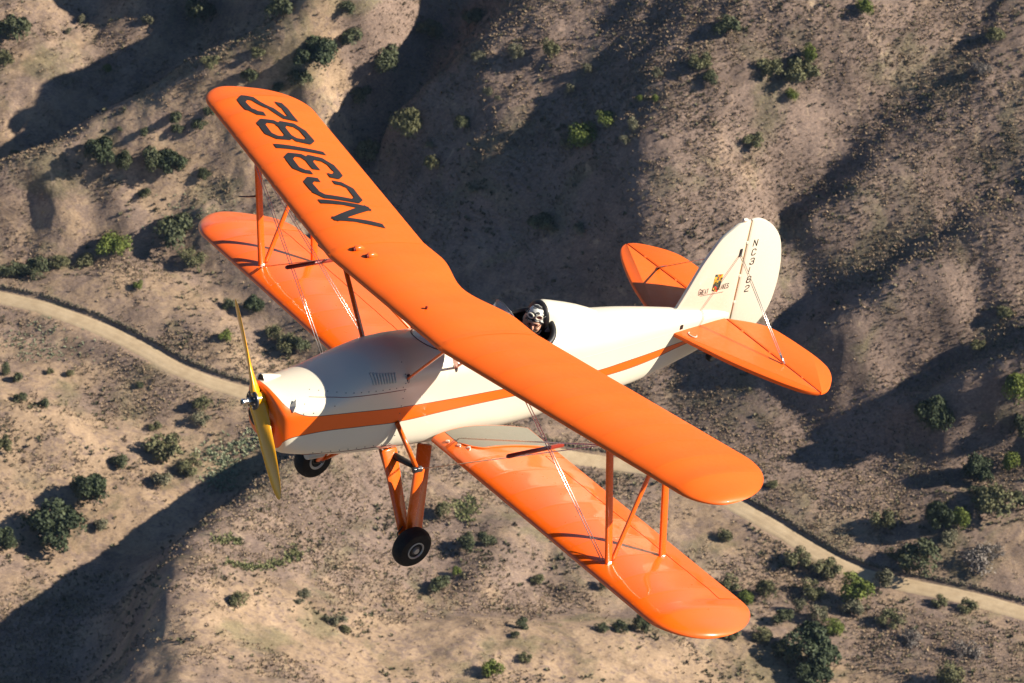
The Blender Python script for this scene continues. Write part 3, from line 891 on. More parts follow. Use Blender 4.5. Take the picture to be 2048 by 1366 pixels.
# --- materials
def paint(name, col, rough=0.25, coat=0.5, grime=0.06, metal=0.0, bumpy=0.0):
    A = Nodes(name)
    o = A.coord('Object')
    n = A.noise(1.1, 3, 0.5, o)
    n2 = A.noise(17.0, 4, 0.7, o)
    dk = tuple(c * 0.80 for c in col)
    c = A.mix(A.ramp(n, [(0.30, grime * 2.2), (0.70, 0.0)]), col, dk)
    A.set(Base_Color=c, Roughness=A.ramp(n2, [(0.2, rough * 0.8), (0.8, rough * 1.3)]), Coat_Weight=coat, Coat_Roughness=0.06, Metallic=metal, Specular_IOR_Level=0.35)
    if bumpy: A.bump(A.noise(5.0, 3, 0.5, o), 0.25, bumpy)
    return A
ORANGE = (0.84, 0.124, 0.005)
CREAM = (0.68, 0.63, 0.50)
M_OR = paint('orange_fabric_paint', ORANGE, 0.45, 0.10, 0.14, bumpy=0.004).m
M_ORG = paint('glossy_orange_fabric_paint', ORANGE, 0.30, 0.9, 0.08, bumpy=0.003).m
M_ORM = paint('orange_metal_paint', ORANGE, 0.25, 0.6, 0.12).m
M_CR = paint('cream_paint', CREAM, 0.25, 0.6, 0.05).m
M_WALK = paint('grey_walkway_coating', (0.20, 0.19, 0.15), 0.6, 0.0, 0.15).m
M_BLK = paint('black_leather', (0.012, 0.011, 0.011), 0.45, 0.1).m
M_DRK = paint('dark_gap', (0.16, 0.012, 0.008), 0.6, 0.0).m
M_INT = paint('dark_cockpit_lining', (0.02, 0.018, 0.016), 0.8, 0.0).m
M_TYR = paint('tyre_rubber', (0.010, 0.010, 0.010), 0.75, 0.0).m
M_STL = paint('bare_steel', (0.62, 0.60, 0.56), 0.28, 0.0, 0.1, 1.0).m
M_GRY = paint('dark_grey_metal', (0.07, 0.075, 0.085), 0.35, 0.2, 0.1, 0.6).m
M_LGY = paint('grey_alloy', (0.42, 0.41, 0.38), 0.4, 0.0, 0.1, 0.3).m
M_YEL = paint('amber_varnished_wood', (0.80, 0.36, 0.010), 0.2, 0.8, 0.15).m
M_LET = paint('faded_black_lettering', (0.016, 0.016, 0.018), 0.6, 0.0).m

def stripe_paint():
    A = Nodes('cream_paint_with_orange_stripe')
    o = A.coord('Object')
    sx = A.n('ShaderNodeSeparateXYZ'); A.l(o, sx.inputs[0])
    xs_ = A.math('SUBTRACT', sx.outputs[0], A.math('MULTIPLY', sx.outputs[2], A.math('MULTIPLY', A.math('ADD', sx.outputs[0], 0.6, clamp=True), 0.34)))
    xx = A.math('DIVIDE', A.math('ADD', xs_, 5.6), 5.6)
    def curve(pts):
        f = A.n('ShaderNodeFloatCurve')
        cm = f.mapping; cm.use_clip = False
        cv = cm.curves[0]
        pts = sorted(((x + 5.6) / 5.6, (z + 1.0) / 2.0) for x, z in pts)
        cv.points[0].location = pts[0]; cv.points[1].location = pts[-1]
        for p in pts[1:-1]: cv.points.new(*p)
        cm.update()
        A.l(xx, f.inputs['Value'])
        return A.math('SUBTRACT', A.math('MULTIPLY', f.outputs[0], 2.0), 1.0)
    zt = curve(STRIPE_TOP)
    zb = curve(STRIPE_BOT)
    above = A.math('SUBTRACT', zt, sx.outputs[2])      # > 0 below the top edge
    below = A.math('SUBTRACT', sx.outputs[2], zb)      # > 0 above the bottom edge
    e = A.math('MINIMUM', above, below)
    inside = A.math('GREATER_THAN', e, 0.0)
    line = A.math('LESS_THAN', A.math('ABSOLUTE', e), 0.0035)
    n = A.noise(2.3, 6, 0.65, o)
    cr = A.mix(A.ramp(n, [(0.40, 0.15), (0.62, 0.0)]), CREAM, tuple(q * 0.85 for q in CREAM))
    cc = A.mix(inside, cr, ORANGE)
    cc = A.mix(line, cc, (0.05, 0.02, 0.01))
    A.set(Base_Color=cc, Roughness=0.35, Coat_Weight=0.35, Coat_Roughness=0.08, Specular_IOR_Level=0.35)
    return A.m
STRIPE_TOP = [(-5.6, -0.17), (-5.0, -0.185), (-4.6, -0.205), (-4.27, -0.215), (-3.87, -0.225), (-3.3, -0.19), (-2.6, -0.155), (-1.95, -0.138), (-1.41, -0.118), (-0.78, -0.075), (-0.55, -0.062), (-0.42, -0.055), (-0.31, -0.038), (-0.22, -0.005), (-0.16, 0.035), (-0.125, 0.075), (-0.105, 0.13), (-0.098, 0.22), (-0.09, 0.6), (0.0, 0.9)]
STRIPE_BOT = [(-5.6, -0.175), (-5.3, -0.20), (-5.0, -0.237), (-4.6, -0.295), (-4.1, -0.315), (-3.3, -0.285), (-2.69, -0.262), (-1.95, -0.262), (-1.41, -0.275), (-0.95, -0.25), (-0.53, -0.232), (-0.30, -0.248), (-0.20, -0.265), (-0.13, -0.30), (-0.10, -0.36), (-0.085, -0.5), (-0.075, -0.75), (0.0, -0.95)]
M_STRIPE = stripe_paint()

def part(name, me, parent=None, mat=None, label=None):
    o = link_mesh(name, me, plane if parent is None else parent, [mat] if mat else [])
    if label: o['label'] = label
    return o

# --- little mesh builders (body coordinates)
def loft(rings, closed=True, cap0=True, cap1=True, smooth=True, name='loft'):
    n = len(rings[0]); V = [p for r in rings for p in r]; F = []
    m = n if closed else n - 1
    for i in range(len(rings) - 1):
        for j in range(m):
            a = i * n + j; b = i * n + (j + 1) % n
            F.append((a, b, b + n, a + n))
    if cap0: F.append(tuple(reversed(range(n))))
    if cap1: F.append(tuple(range((len(rings) - 1) * n, len(rings) * n)))
    me = mesh_from(name, V, F, smooth)
    return me

def tidy(me, angle=40):
    bm = bmesh.new(); bm.from_mesh(me)
    bmesh.ops.remove_doubles(bm, verts=bm.verts, dist=1e-5)
    bmesh.ops.recalc_face_normals(bm, faces=bm.faces)
    bm.to_mesh(me); bm.free()
    me.polygons.foreach_set('use_smooth', [True] * len(me.polygons))
    ca = math.cos(math.radians(angle))
    bm = bmesh.new(); bm.from_mesh(me)
    for e in bm.edges:
        if len(e.link_faces) == 2:
            e.smooth = e.link_faces[0].normal.dot(e.link_faces[1].normal) > ca
    bm.to_mesh(me); bm.free()
    return me

def tube(path, rad, k=8, flat=1.0, name='tube', up=(0, 0, 1)):
    """tube along a path; rad a number or list; flat < 1 squashes it across"""
    P = [Vector(p) for p in path]; R = rad if hasattr(rad, '__len__') else [rad] * len(P)
    rings = []
    for i, p in enumerate(P):
        d = (P[min(i + 1, len(P) - 1)] - P[max(i - 1, 0)]).normalized()
        x = Vector(up).cross(d)
        if x.length < 1e-3: x = Vector((0, 1, 0)).cross(d)
        x.normalize(); y = d.cross(x)
        rings.append([p + x * (R[i] * flat * math.cos(6.2832 * j / k)) + y * (R[i] * math.sin(6.2832 * j / k)) for j in range(k)])
    return loft(rings, name=name)

def faired(p0, p1, chord, thick, fwd=(1, 0, 0), name='fairing', c1=None, k=14):
    """streamlined strut with its chord along fwd"""
    p0 = Vector(p0); p1 = Vector(p1); d = (p1 - p0).normalized()
    f = Vector(fwd); f = (f - d * f.dot(d)).normalized(); s = d.cross(f)
    prof = []
    for j in range(k):
        a = 6.2832 * j / k
        x = math.cos(a); y = math.sin(a)
        prof.append((0.5 * x - 0.05 * (1 - x), 0.5 * y * (0.75 + 0.35 * x)))
    rings = []
    for t in (0, 0.02, 0.5, 0.98, 1):
        c = chord + ((c1 or chord) - chord) * t
        q = 0.85 if t in (0, 1) else 1.0
        rings.append([p0.lerp(p1, t) + f * (c * q * a) + s * (thick * q * b) for a, b in prof])
    return loft(rings, name=name)

def lathe(prof, centre, axis, k=40, name='lathe'):
    c = Vector(centre); ax = Vector(axis).normalized()
    x = ax.orthogonal().normalized(); y = ax.cross(x)
    rings = []
    for (r, h) in prof:
        rings.append([c + ax * h + x * (r * math.cos(6.2832 * j / k)) + y * (r * math.sin(6.2832 * j / k)) for j in range(k)])
    me = loft(rings, name=name, cap0=prof[0][0] > 1e-5, cap1=prof[-1][0] > 1e-5)
    return tidy(me, 35)

def box(c, sx, sy, sz, name='box', bev=0.0, rot=None):
    bm = bmesh.new(); bmesh.ops.create_cube(bm, size=1.0)
    bmesh.ops.scale(bm, vec=(sx, sy, sz), verts=bm.verts)
    if bev: bmesh.ops.bevel(bm, geom=bm.edges[:], offset=bev, segments=2, affect='EDGES')
    if rot is not None: bmesh.ops.transform(bm, matrix=rot, verts=bm.verts)
    bmesh.ops.translate(bm, vec=c, verts=bm.verts)
    me = bpy.data.meshes.new(name); bm.to_mesh(me); bm.free()
    return me

# --- wings
def af_shape(f):
    """upper and lower surface of the aerofoil (fractions of the chord)"""
    f = np.clip(np.asarray(f, float), 0, 1)
    yt = 5 * 0.115 * (0.2969 * np.sqrt(f) - 0.126 * f - 0.3516 * f ** 2 + 0.2843 * f ** 3 - 0.1030 * f ** 4)
    m, p = 0.035, 0.38
    yc = np.where(f < p, m / p ** 2 * (2 * p * f - f * f), m / (1 - p) ** 2 * (1 - 2 * p + 2 * p * f - f * f))
    return yc + yt + 0.004, yc - yt - 0.0005

class Wing:
    def __init__(s, x0, z0, y0, chord, sweep, dih, inc, half, af, ar, xa, ex):
        s.x0, s.z0, s.y0, s.c, s.sw, s.di, s.inc, s.h, s.af, s.ar, s.xa, s.ex = x0, z0, y0, chord, sweep, dih, inc, half, af, ar, xa, ex
        s.cut = lambda y: 1.0
    def edges(s, y):
        fl, ft = 0.0, s.cut(abs(y))
        e = s.ex
        t = (abs(y) - (s.h - s.af)) / s.af
        if t > 0: fl = s.xa * (1 - max(0, 1 - min(t, 1) ** e) ** (1 / e))
        t = (abs(y) - (s.h - s.ar)) / s.ar
        if t > 0: ft = s.xa + (1 - s.xa) * max(0, 1 - min(t, 1) ** e) ** (1 / e)
        return fl, max(ft, fl + 1e-4)
    def base(s, sd, y, f):
        ay = max(abs(y) - s.y0, 0) if s.y0 > 0.6 else abs(y) - s.y0
        return np.array([s.x0 - s.sw * ay - f * s.c, sd * abs(y), s.z0 + s.di * ay - s.inc * f * s.c])
    def pt(s, sd, y, f, upper=True, off=0.0):
        """f is the fraction of the full chord; upper or lower surface"""
        fl, ft = s.edges(y)
        g = (f - fl) / (ft - fl); sc = (ft - fl)
        if s.cut(abs(y)) < 1: sc = 1.0 - 0.35 * (1 - s.cut(abs(y)))
        u, l = af_shape(g)
        z = (u if upper else l) * s.c * (sc if sc > 0 else 0)
        sag = 0.006 * math.sin(math.pi * (abs(y) / RIB % 1.0)) ** 1.0 * math.sin(math.pi * min(max(g, 0), 1)) ** 0.7
        for ya, yb, d in ((s.h - 0.66, s.h - 0.36, 0.010), (s.h - 0.36, s.h, 0.014)):      # fabric pulled flat between the last ribs and the tip bow
            if ya < abs(y) < yb: sag += d * math.sin(math.pi * (abs(y) - ya) / (yb - ya)) * math.sin(math.pi * min(max(g, 0), 1)) ** 0.6
        z += (-sag if upper else sag) * min(1, sc * 1.2)
        p = s.base(sd, y, f); p[2] += z + off
        return p
RIB = 0.31
NCH = 26
def wing_mesh(w, sd, rows, name):
    """rows: list of (y, f0, f1); duplicate y for a step. Closed shell."""
    rings = []
    for y, f0, f1 in rows:
        fl, ft = w.edges(y)
        a = fl + (ft - fl) * f0; b = fl + (ft - fl) * f1
        t = (1 - np.cos(np.linspace(0, np.pi, NCH))) / 2
        if f0 == 0: t = t ** 1.25
        fs = a + (b - a) * t
        up = [w.pt(sd, y, f, True) for f in fs]; lo = [w.pt(sd, y, f, False) for f in fs[::-1]]
        if f0 == 0: lo = lo[:-1]
        rings.append([Vector(p) for p in up + lo])
    n = min(len(r) for r in rings)
    rings = [r[:n] if len(r) > n else r for r in rings]
    return tidy(loft(rings, name=name), 50)

def yrows(y0, y1, f0=0, f1=1):
    n = max(2, int(round((y1 - y0) / (RIB / 6))) + 1)
    return [(y, f0, f1) for y in np.linspace(y0, y1, n)]
def tiprows(w, y0):
    r = yrows(y0, w.h - 0.70)
    t = np.sin(np.linspace(0, np.pi / 2, 30))
    return r + [(w.h - 0.70 + 0.70 * q, 0, 1) for q in t[1:-1]] + [(w.h - 0.0004, 0, 1)]

UW = Wing(-1.2385, 0.8138, 0.8943, 1.116, 0.174, 0.0323, 0.021, 4.0543, 0.285, 0.645, 0.257, 1.96)
def _cut(y):
    q = min(y / 0.62, 1.0); q = q * q * (3 - 2 * q)
    return 1 - 0.155 * (1 - q)
UW.cut = _cut
LW = Wing(-1.8284, -0.5471, 0.4496, 1.183, 0.0118, 0.0086, 0.0771, 4.0539, 0.45, 0.452, 0.432, 1.96)

# upper wing: centre section and two swept outer panels
rows = []
cs = 0.8943
rings = []
for y in np.linspace(-cs, cs, 37):
    fl, ft = UW.edges(y)
    t = ((1 - np.cos(np.linspace(0, np.pi, NCH))) / 2) ** 1.25
    fs = fl + (ft - fl) * t
    up = []; lo = []
    for f in fs:
        p = UW.pt(1, abs(y), f, True); p[1] = y; up.append(Vector(p))
    for f in fs[::-1][:-1]:
        p = UW.pt(1, abs(y), f, False); p[1] = y; lo.append(Vector(p))
    rings.append(up + lo)
centre = part('wing_centre_section', tidy(loft(rings, name='wing_centre_section'), 50), None, M_OR)
upper_panel = {}
for sd, nm in ((1, 'left'), (-1, 'right')):
    me = wing_mesh(UW, sd, tiprows(UW, cs + 0.003), 'upper_wing_panel')
    upper_panel[sd] = part('upper_wing_panel', me, None, M_OR, 'swept orange upper wing panel, plain' if sd > 0 else 'swept orange upper wing panel carrying NC3182')
# covering tape over the seams, a little proud
def strip_on(w, sd, ya, yb, fa, fb, off, name, upper=True, nf=22, skew=0.0):
    V = []; F = []
    for i in range(nf + 1):
        f = fa + (fb - fa) * (i / nf)
        for y in (ya, (ya + yb) / 2, yb):
            fl, ft = w.edges(y)
            p = w.pt(sd, y + skew * f, min(max(f, fl + 0.001), ft - 0.004), upper, off if y == (ya + yb) / 2 else off * 0.35)
            V.append(p)
    for i in range(nf):
        for j in range(2):
            a = i * 3 + j; F.append((a, a + 1, a + 4, a + 3))
    return tidy(mesh_from(name, V, F, True), 60)
for sd in (1, -1):
    part('seam_cover', strip_on(UW, sd, cs - 0.035, cs + 0.035, 0.002, 0.995, 0.005, 'seam_cover'), upper_panel[sd], M_OR)

# fuel caps and vents on the centre section
for (u, f, r, lift) in ((-0.80, 0.235, 0.026, 0.03), (-0.64, 0.27, 0.026, 0.028)):
    p = UW.pt(-1, abs(u), f, True)
    dx = 0.075
    path = [(p[0] - dx, p[1], p[2] - 0.010), (p[0] - dx * 0.3, p[1], p[2] + 0.012), (p[0] + dx * 0.4, p[1], p[2] + 0.012), (p[0] + dx * 0.62, p[1], p[2] + 0.008)]
    v = part('fuel_cap_fairing', tidy(tube(path, [0.008, 0.026, 0.03, 0.024], 10)), centre, M_ORM)
    part('vent_mouth', lathe([(0.020, 0), (0.020, 0.02), (0.0, 0.021)], path[-1], (1, 0, 0), 12), v, M_DRK)
p = UW.pt(1, 0.35, 0.2, True)
part('fuel_sight_pin', lathe([(0.012, 0), (0.012, 0.025), (0.0, 0.03)], p, (0, 0, 1), 10), centre, M_DRK)

# lower wings with ailerons
AY0, AY1, AF = 0.98, 3.57, 0.775
for sd in (1, -1):
    rows = yrows(0.40, AY0) + [(AY0 + 0.0005, 0, AF)] + yrows(AY0 + 0.001, AY1 - 0.001, 0, AF) + [(AY1 - 0.0005, 0, AF)]
    rows += yrows(AY1, LW.h - 0.46)
    t = np.sin(np.linspace(0, np.pi / 2, 28))
    rows += [(LW.h - 0.46 + 0.46 * q, 0, 1) for q in t[1:-1]] + [(LW.h - 0.0004, 0, 1)]
    # keep the same number of ring points where the section is full
    me = wing_mesh(LW, sd, rows, 'lower_wing')
    lw = part('lower_wing', me, None, M_ORG, 'orange lower wing on the pilot\'s %s side' % ('left' if sd > 0 else 'right'))
    rings = []
    for y in np.linspace(AY0 + 0.012, AY1 - 0.012, 52):
        fs = AF + 0.010 + (1 - AF - 0.010) * np.linspace(0, 1, 10)
        up = [Vector(LW.pt(sd, y, f, True)) for f in fs]; lo = [Vector(LW.pt(sd, y, f, False)) for f in fs[::-1]]
        rings.append(up + lo)
    part('aileron', tidy(loft(rings, name='aileron'), 50), lw, M_ORG)
    # dark red strip under the aileron gap, its colour stands in for shade
    V = []; F = []
    ys = np.linspace(AY0 + .01, AY1 - .01, 40)
    for y in ys:
        for f in (AF - 0.004, AF + 0.014):
            V.append(LW.pt(sd, y, f, True, -0.006))
    for i in range(len(ys) - 1): F.append((2 * i, 2 * i + 1, 2 * i + 3, 2 * i + 2))
    part('hinge_gap_shade', mesh_from('hinge_gap_shade', V, F, True), lw, M_DRK)
    # grey non-slip walkway beside the cockpit, root fairing curve in front of it
    V = []; F = []
    N = 26
    for i in range(N + 1):
        f = 0.115 + 0.875 * i / N
        yo = 0.80 - 0.17 * (1 - min(1, i / 5.0)) ** 2
        for j in range(4):
            y = 0.41 + (yo - 0.41) * j / 3
            V.append(LW.pt(sd, y, f, True, 0.0035))
    for i in range(N):
        for j in range(3):
            a = i * 4 + j; F.append((a, a + 1, a + 5, a + 4))
    part('walkway', tidy(mesh_from('walkway', V, F, True), 60), lw, M_WALK)
    edge = [V[i * 4 + 3] + np.array([0, sd * 0.004, 0.002]) for i in range(N + 1)]
    part('walkway_edging', tube(edge, 0.008, 6), lw, M_OR)
    for (y, f) in ((0.55, 0.06), (0.66, 0.10), (0.74, 0.145)):
        q = LW.pt(sd, y, f, True)
        part('wire_fitting', lathe([(0.022, -0.01), (0.020, 0.012), (0.0, 0.018)], q, (0.2, 0, 1), 10), lw, M_STL)

# reinforcing tapes over the ribs
for sd in (1, -1):
    k = 3
    while k * RIB < 3.72:
        y = k * RIB
        if y > cs + .06:
            part('rib_tape', strip_on(UW, sd, y - .018, y + .018, 0.01, 0.985, 0.0022, 'rib_tape', nf=18), upper_panel[sd], M_OR)
        k += 1
for lw_, sd in [(o, 1 if 'left' in o['label'] else -1) for o in plane.children if o.name.startswith('lower_wing')]:
    k = 3
    while k * RIB < 3.9:
        y = k * RIB
        f1 = AF - .01 if AY0 < y < AY1 else 0.985
        if y > .84: part('rib_tape', strip_on(LW, sd, y - .018, y + .018, 0.01, f1, 0.0022, 'rib_tape', nf=18), lw_, M_ORG)
        k += 1
# --- registration on the right upper wing: block letters, tops to the leading edge
CHS = {  # strokes on a 0..1 (across) by 0..1 (up) cell
 'N': [[(0, 0), (0, 1)], [(0, 1), (1, 0)], [(1, 0), (1, 1)]],
 'C': [[(1, .76), (1, .86), (.78, 1), (.22, 1), (0, .86), (0, .14), (.22, 0), (.78, 0), (1, .14), (1, .24)]],
 '3': [[(0, .80), (0, .86), (.22, 1), (.78, 1), (1, .86), (1, .64), (.80, .52), (.35, .52)], [(.80, .52), (1, .40), (1, .14), (.78, 0), (.22, 0), (0, .14), (0, .22)]],
 '1': [[(.5, 0), (.5, 1)]],
 '8': [[(.22, .52), (0, .64), (0, .86), (.22, 1), (.78, 1), (1, .86), (1, .64), (.78, .52), (.22, .52), (0, .40), (0, .14), (.22, 0), (.78, 0), (1, .14), (1, .40), (.78, .52)]],
 '2': [[(0, .78), (0, .86), (.22, 1), (.78, 1), (1, .86), (1, .66), (0, .22), (0, 0)], [(0, 0), (1, 0)]],
}
def stroke_quads(pts, hw, wx, hy):
    """offset outline of a polyline in real units, mitred; returns list of quads (4 points)"""
    P = [Vector((a * wx, b * hy)) for a, b in pts]
    closed = (P[0] - P[-1]).length < 1e-6 and len(P) > 3
    L = []; R = []
    n = len(P)
    for i in range(n):
        d0 = (P[i] - P[i - 1]).normalized() if i > 0 else None
        d1 = (P[i + 1] - P[i]).normalized() if i < n - 1 else None
        if d0 is None: d0 = d1
        if d1 is None: d1 = d0
        t = (d0 + d1)
        t = t.normalized() if t.length > 0.3 else d1
        nn = Vector((-t.y, t.x)); c = max(0.5, abs(nn.dot(Vector((-d1.y, d1.x)))))
        e = P[i].copy()
        if i == 0: e = e - d1 * hw
        if i == n - 1: e = e + d0 * hw
        L.append(e + nn * (hw / c)); R.append(e - nn * (hw / c))
    return [(L[i], L[i + 1], R[i + 1], R[i]) for i in range(n - 1)]

def letter_mesh(ch, place, wx, hy, hw, name, div=14, two_layers=0.0012):
    V = []; F = []
    lay = 0
    for st in CHS[ch]:
        for q in stroke_quads(st, hw, wx, hy):
            b0 = len(V)
            for i in range(div + 1):
                a = q[0].lerp(q[1], i / div); b = q[3].lerp(q[2], i / div)
                V.append(place(a.x, a.y, lay)); V.append(place(b.x, b.y, lay))
            for i in range(div):
                k = b0 + 2 * i; F.append((k, k + 1, k + 3, k + 2))
            lay += 1
    return mesh_from(name, V, F, True)

# letter tops at 0.27 of the chord, feet at 0.66, leaning outboard towards the top
LET = [('N', 1.335, .315), ('C', 1.755, .325), ('3', 2.215, .325), ('1', 2.63, .14), ('8', 2.88, .325), ('2', 3.36, .325)]
FH = (0.655 - 0.275) * UW.c
for ch, yin, wx in LET:
    def place(a, b, lay, yin=yin):
        f = 0.655 - b / UW.c
        y = yin - 0.165 + a + 0.17 * (b / FH)
        return UW.pt(-1, y, f, True, 0.0060 + 0.0002 * lay)
    me = letter_mesh(ch, place, wx, FH, 0.039, 'registration_letter')
    part('registration_letter', me, upper_panel[-1], M_LET, 'black block character ' + ch)

# --- fuselage
FUS = [  # x, half width, height of lower turn, bottom, height of upper turn, top
 (-0.060, .175, -.12, -.38, -.03, .085), (-0.068, .225, -.15, -.44, -.05, .105), (-0.085, .265, -.17, -.475, -.07, .117), (-0.12, .298, -.19, -.50, -.08, .12), (-0.19, .32, -.20, -.515, -.085, .115),
 (-0.32, .342, -.21, -.535, -.07, .12), (-0.45, .355, -.22, -.555, -.05, .132), (-0.64, .366, -.23, -.58, -.02, .158), (-0.74, .371, -.24, -.595, 0, .19),
 (-0.90, .376, -.25, -.618, .02, .25), (-1.09, .381, -.25, -.637, .05, .31), (-1.28, .385, -.26, -.648, .08, .352), (-1.41, .386, -.26, -.655, .09, .364)]
FUS2 = [(-1.41, .381, -.26, -.650, .09, .360), (-1.51, .381, -.26, -.66, .10, .368), (-1.74, .379, -.27, -.675, .10, .358), (-2.0, .375, -.28, -.69, .10, .345), (-2.4, .366, -.29, -.69, .10, .33),
 (-2.8, .353, -.30, -.675, .10, .345), (-3.2, .332, -.30, -.655, .08, .345), (-3.5, .305, -.30, -.635, .05, .325), (-3.83, .27, -.29, -.612, .02, .290), (-4.25, .222, -.27, -.585, 0, .252), (-4.62, .175, -.26, -.545, 0, .198),
 (-4.98, .130, -.23, -.47, 0, .136), (-5.28, .095, -.20, -.396, -.01, .085), (-5.55, .06, -.17, -.32, -.03, .04), (-5.70, .035, -.15, -.27, -.05, .0)]
FUS_X = [q[0] for q in FUS2]
def fus_at(tab, x):
    xs = [-q[0] for q in tab]
    return [float(np.interp(-x, xs, [q[k] for q in tab])) for k in range(1, 6)]
def half_section(w, zl, zb, zu, zt, n=24, ye=0.0, nb=4.0, nt=2.15):
    """from the bottom centre round the side to the top at y = ye"""
    pts = []
    for t in np.linspace(0, np.pi / 2, 28):
        c, s_ = math.sin(t), math.cos(t)
        pts.append((w * c ** (2 / nb), zl - (zl - zb) * s_ ** (2 / nb)))
    for z in np.linspace(zl, zu, 8)[1:-1]: pts.append((w, z))
    for t in np.linspace(0, np.pi / 2, 36):
        y = w * math.cos(t) ** (2 / nt); z = zu + (zt - zu) * math.sin(t) ** (2 / nt)
        if y < ye: break
        pts.append((y, z))
    P = np.array(pts)
    if ye > 0:
        q = math.acos(min(1, (ye / w)) ** (nt / 2)); P = np.vstack([P, [ye, zu + (zt - zu) * math.sin(q) ** (2 / nt)]])
    L = np.concatenate([[0], np.cumsum(np.linalg.norm(np.diff(P, axis=0), axis=1))])
    q = np.linspace(0, L[-1], n)
    return np.stack([np.interp(q, L, P[:, 0]), np.interp(q, L, P[:, 1])], 1)
def spline_tab(tab, x):
    """smooth (Catmull) interpolation of the station table"""
    xs = [-q[0] for q in tab]; X = -x
    i = int(np.clip(np.searchsorted(xs, X) - 1, 0, len(xs) - 2))
    t = (X - xs[i]) / (xs[i + 1] - xs[i])
    out = []
    for k in range(1, 6):
        p = [tab[max(0, min(len(tab) - 1, i + d))][k] for d in (-1, 0, 1, 2)]
        xx = [xs[max(0, min(len(tab) - 1, i + d))] for d in (-1, 0, 1, 2)]
        h = xx[2] - xx[1]
        m1 = (p[2] - p[0]) / max(xx[2] - xx[0], 1e-6) * h; m2 = (p[3] - p[1]) / max(xx[3] - xx[1], 1e-6) * h
        out.append((2 * t ** 3 - 3 * t * t + 1) * p[1] + (t ** 3 - 2 * t * t + t) * m1 + (-2 * t ** 3 + 3 * t * t) * p[2] + (t ** 3 - t * t) * m2)
    return out
NS_ = 30
def full_ring(tab, x, ye=0.0, grow=0.0):
    w, zl, zb, zu, zt = spline_tab(tab, x)
    h = half_section(w + grow, zl, zb - grow, zu, zt + grow, NS_, ye)
    left = [Vector((x, y, z)) for y, z in h]; right = [Vector((x, -y, z)) for y, z in h[::-1]]
    return left, right
def side_pt(tab, x, z, off=0.0, sd=1):
    w, zl, zb, zu, zt = spline_tab(tab, x)
    if z > zu: y = w * max(0, 1 - min(1, (z - zu) / (zt - zu)) ** 2.15) ** (1 / 2.15)
    elif z < zl: y = w * max(0, 1 - min(1, (zl - z) / (zl - zb)) ** 4) ** 0.25
    else: y = w
    return Vector((x, sd * (y + off), z))
# engine cowling
rings = []
for x in list(-np.array([.060, .0635, .068, .075, .085, .10, .118, .14, .17, .20, .25])) + list(-np.linspace(.32, 1.41, 24)):
    l, r = full_ring(FUS, x)
    rings.append([Vector((p.x + 0.34 * p.z * min(max(p.x + 0.6, 0), 1), p.y, p.z)) for p in l + r[1:-1]])
cowl = part('engine_cowling', tidy(loft(rings, name='engine_cowling', cap0=True, cap1=False), 60), None, M_STRIPE, 'cream engine cowling with an orange nose and side stripe')
# fuselage behind the firewall, open over the two cockpits
def open_half(x):
    for (xa, xb, w) in ((-2.38, -1.86, 0.25), (-3.26, -2.66, 0.305)):
        if xa < x < xb:
            t = (x - (xa + xb) / 2) / ((xb - xa) / 2)
            return w * (1 - abs(t) ** 3.2) ** (1 / 3.2)
    return 0.0
xs = sorted(set([round(float(q), 4) for q in np.concatenate([-np.linspace(1.41, 5.70, 100), -np.linspace(1.8605, 2.3795, 26), -np.linspace(2.6605, 3.2595, 30)])]), reverse=True)
V = []; F = []
prev = None
for x in xs:
    ye = open_half(x)
    l, r = full_ring(FUS2, x, ye)
    b0 = len(V); V += l + r
    n = len(l)
    if prev is not None:
        pb, pye = prev
        for j in range(n - 1):
            F.append((pb + j, pb + j + 1, b0 + j + 1, b0 + j))
            F.append((pb + n + j, pb + n + j + 1, b0 + n + j + 1, b0 + n + j))
    prev = (b0, ye)
F.append(tuple(range(prev[0], prev[0] + 2 * n)))
fus = part('fuselage', tidy(mesh_from('fuselage', V, F, True), 50), None, M_STRIPE, 'cream fuselage with a tapering orange side stripe')
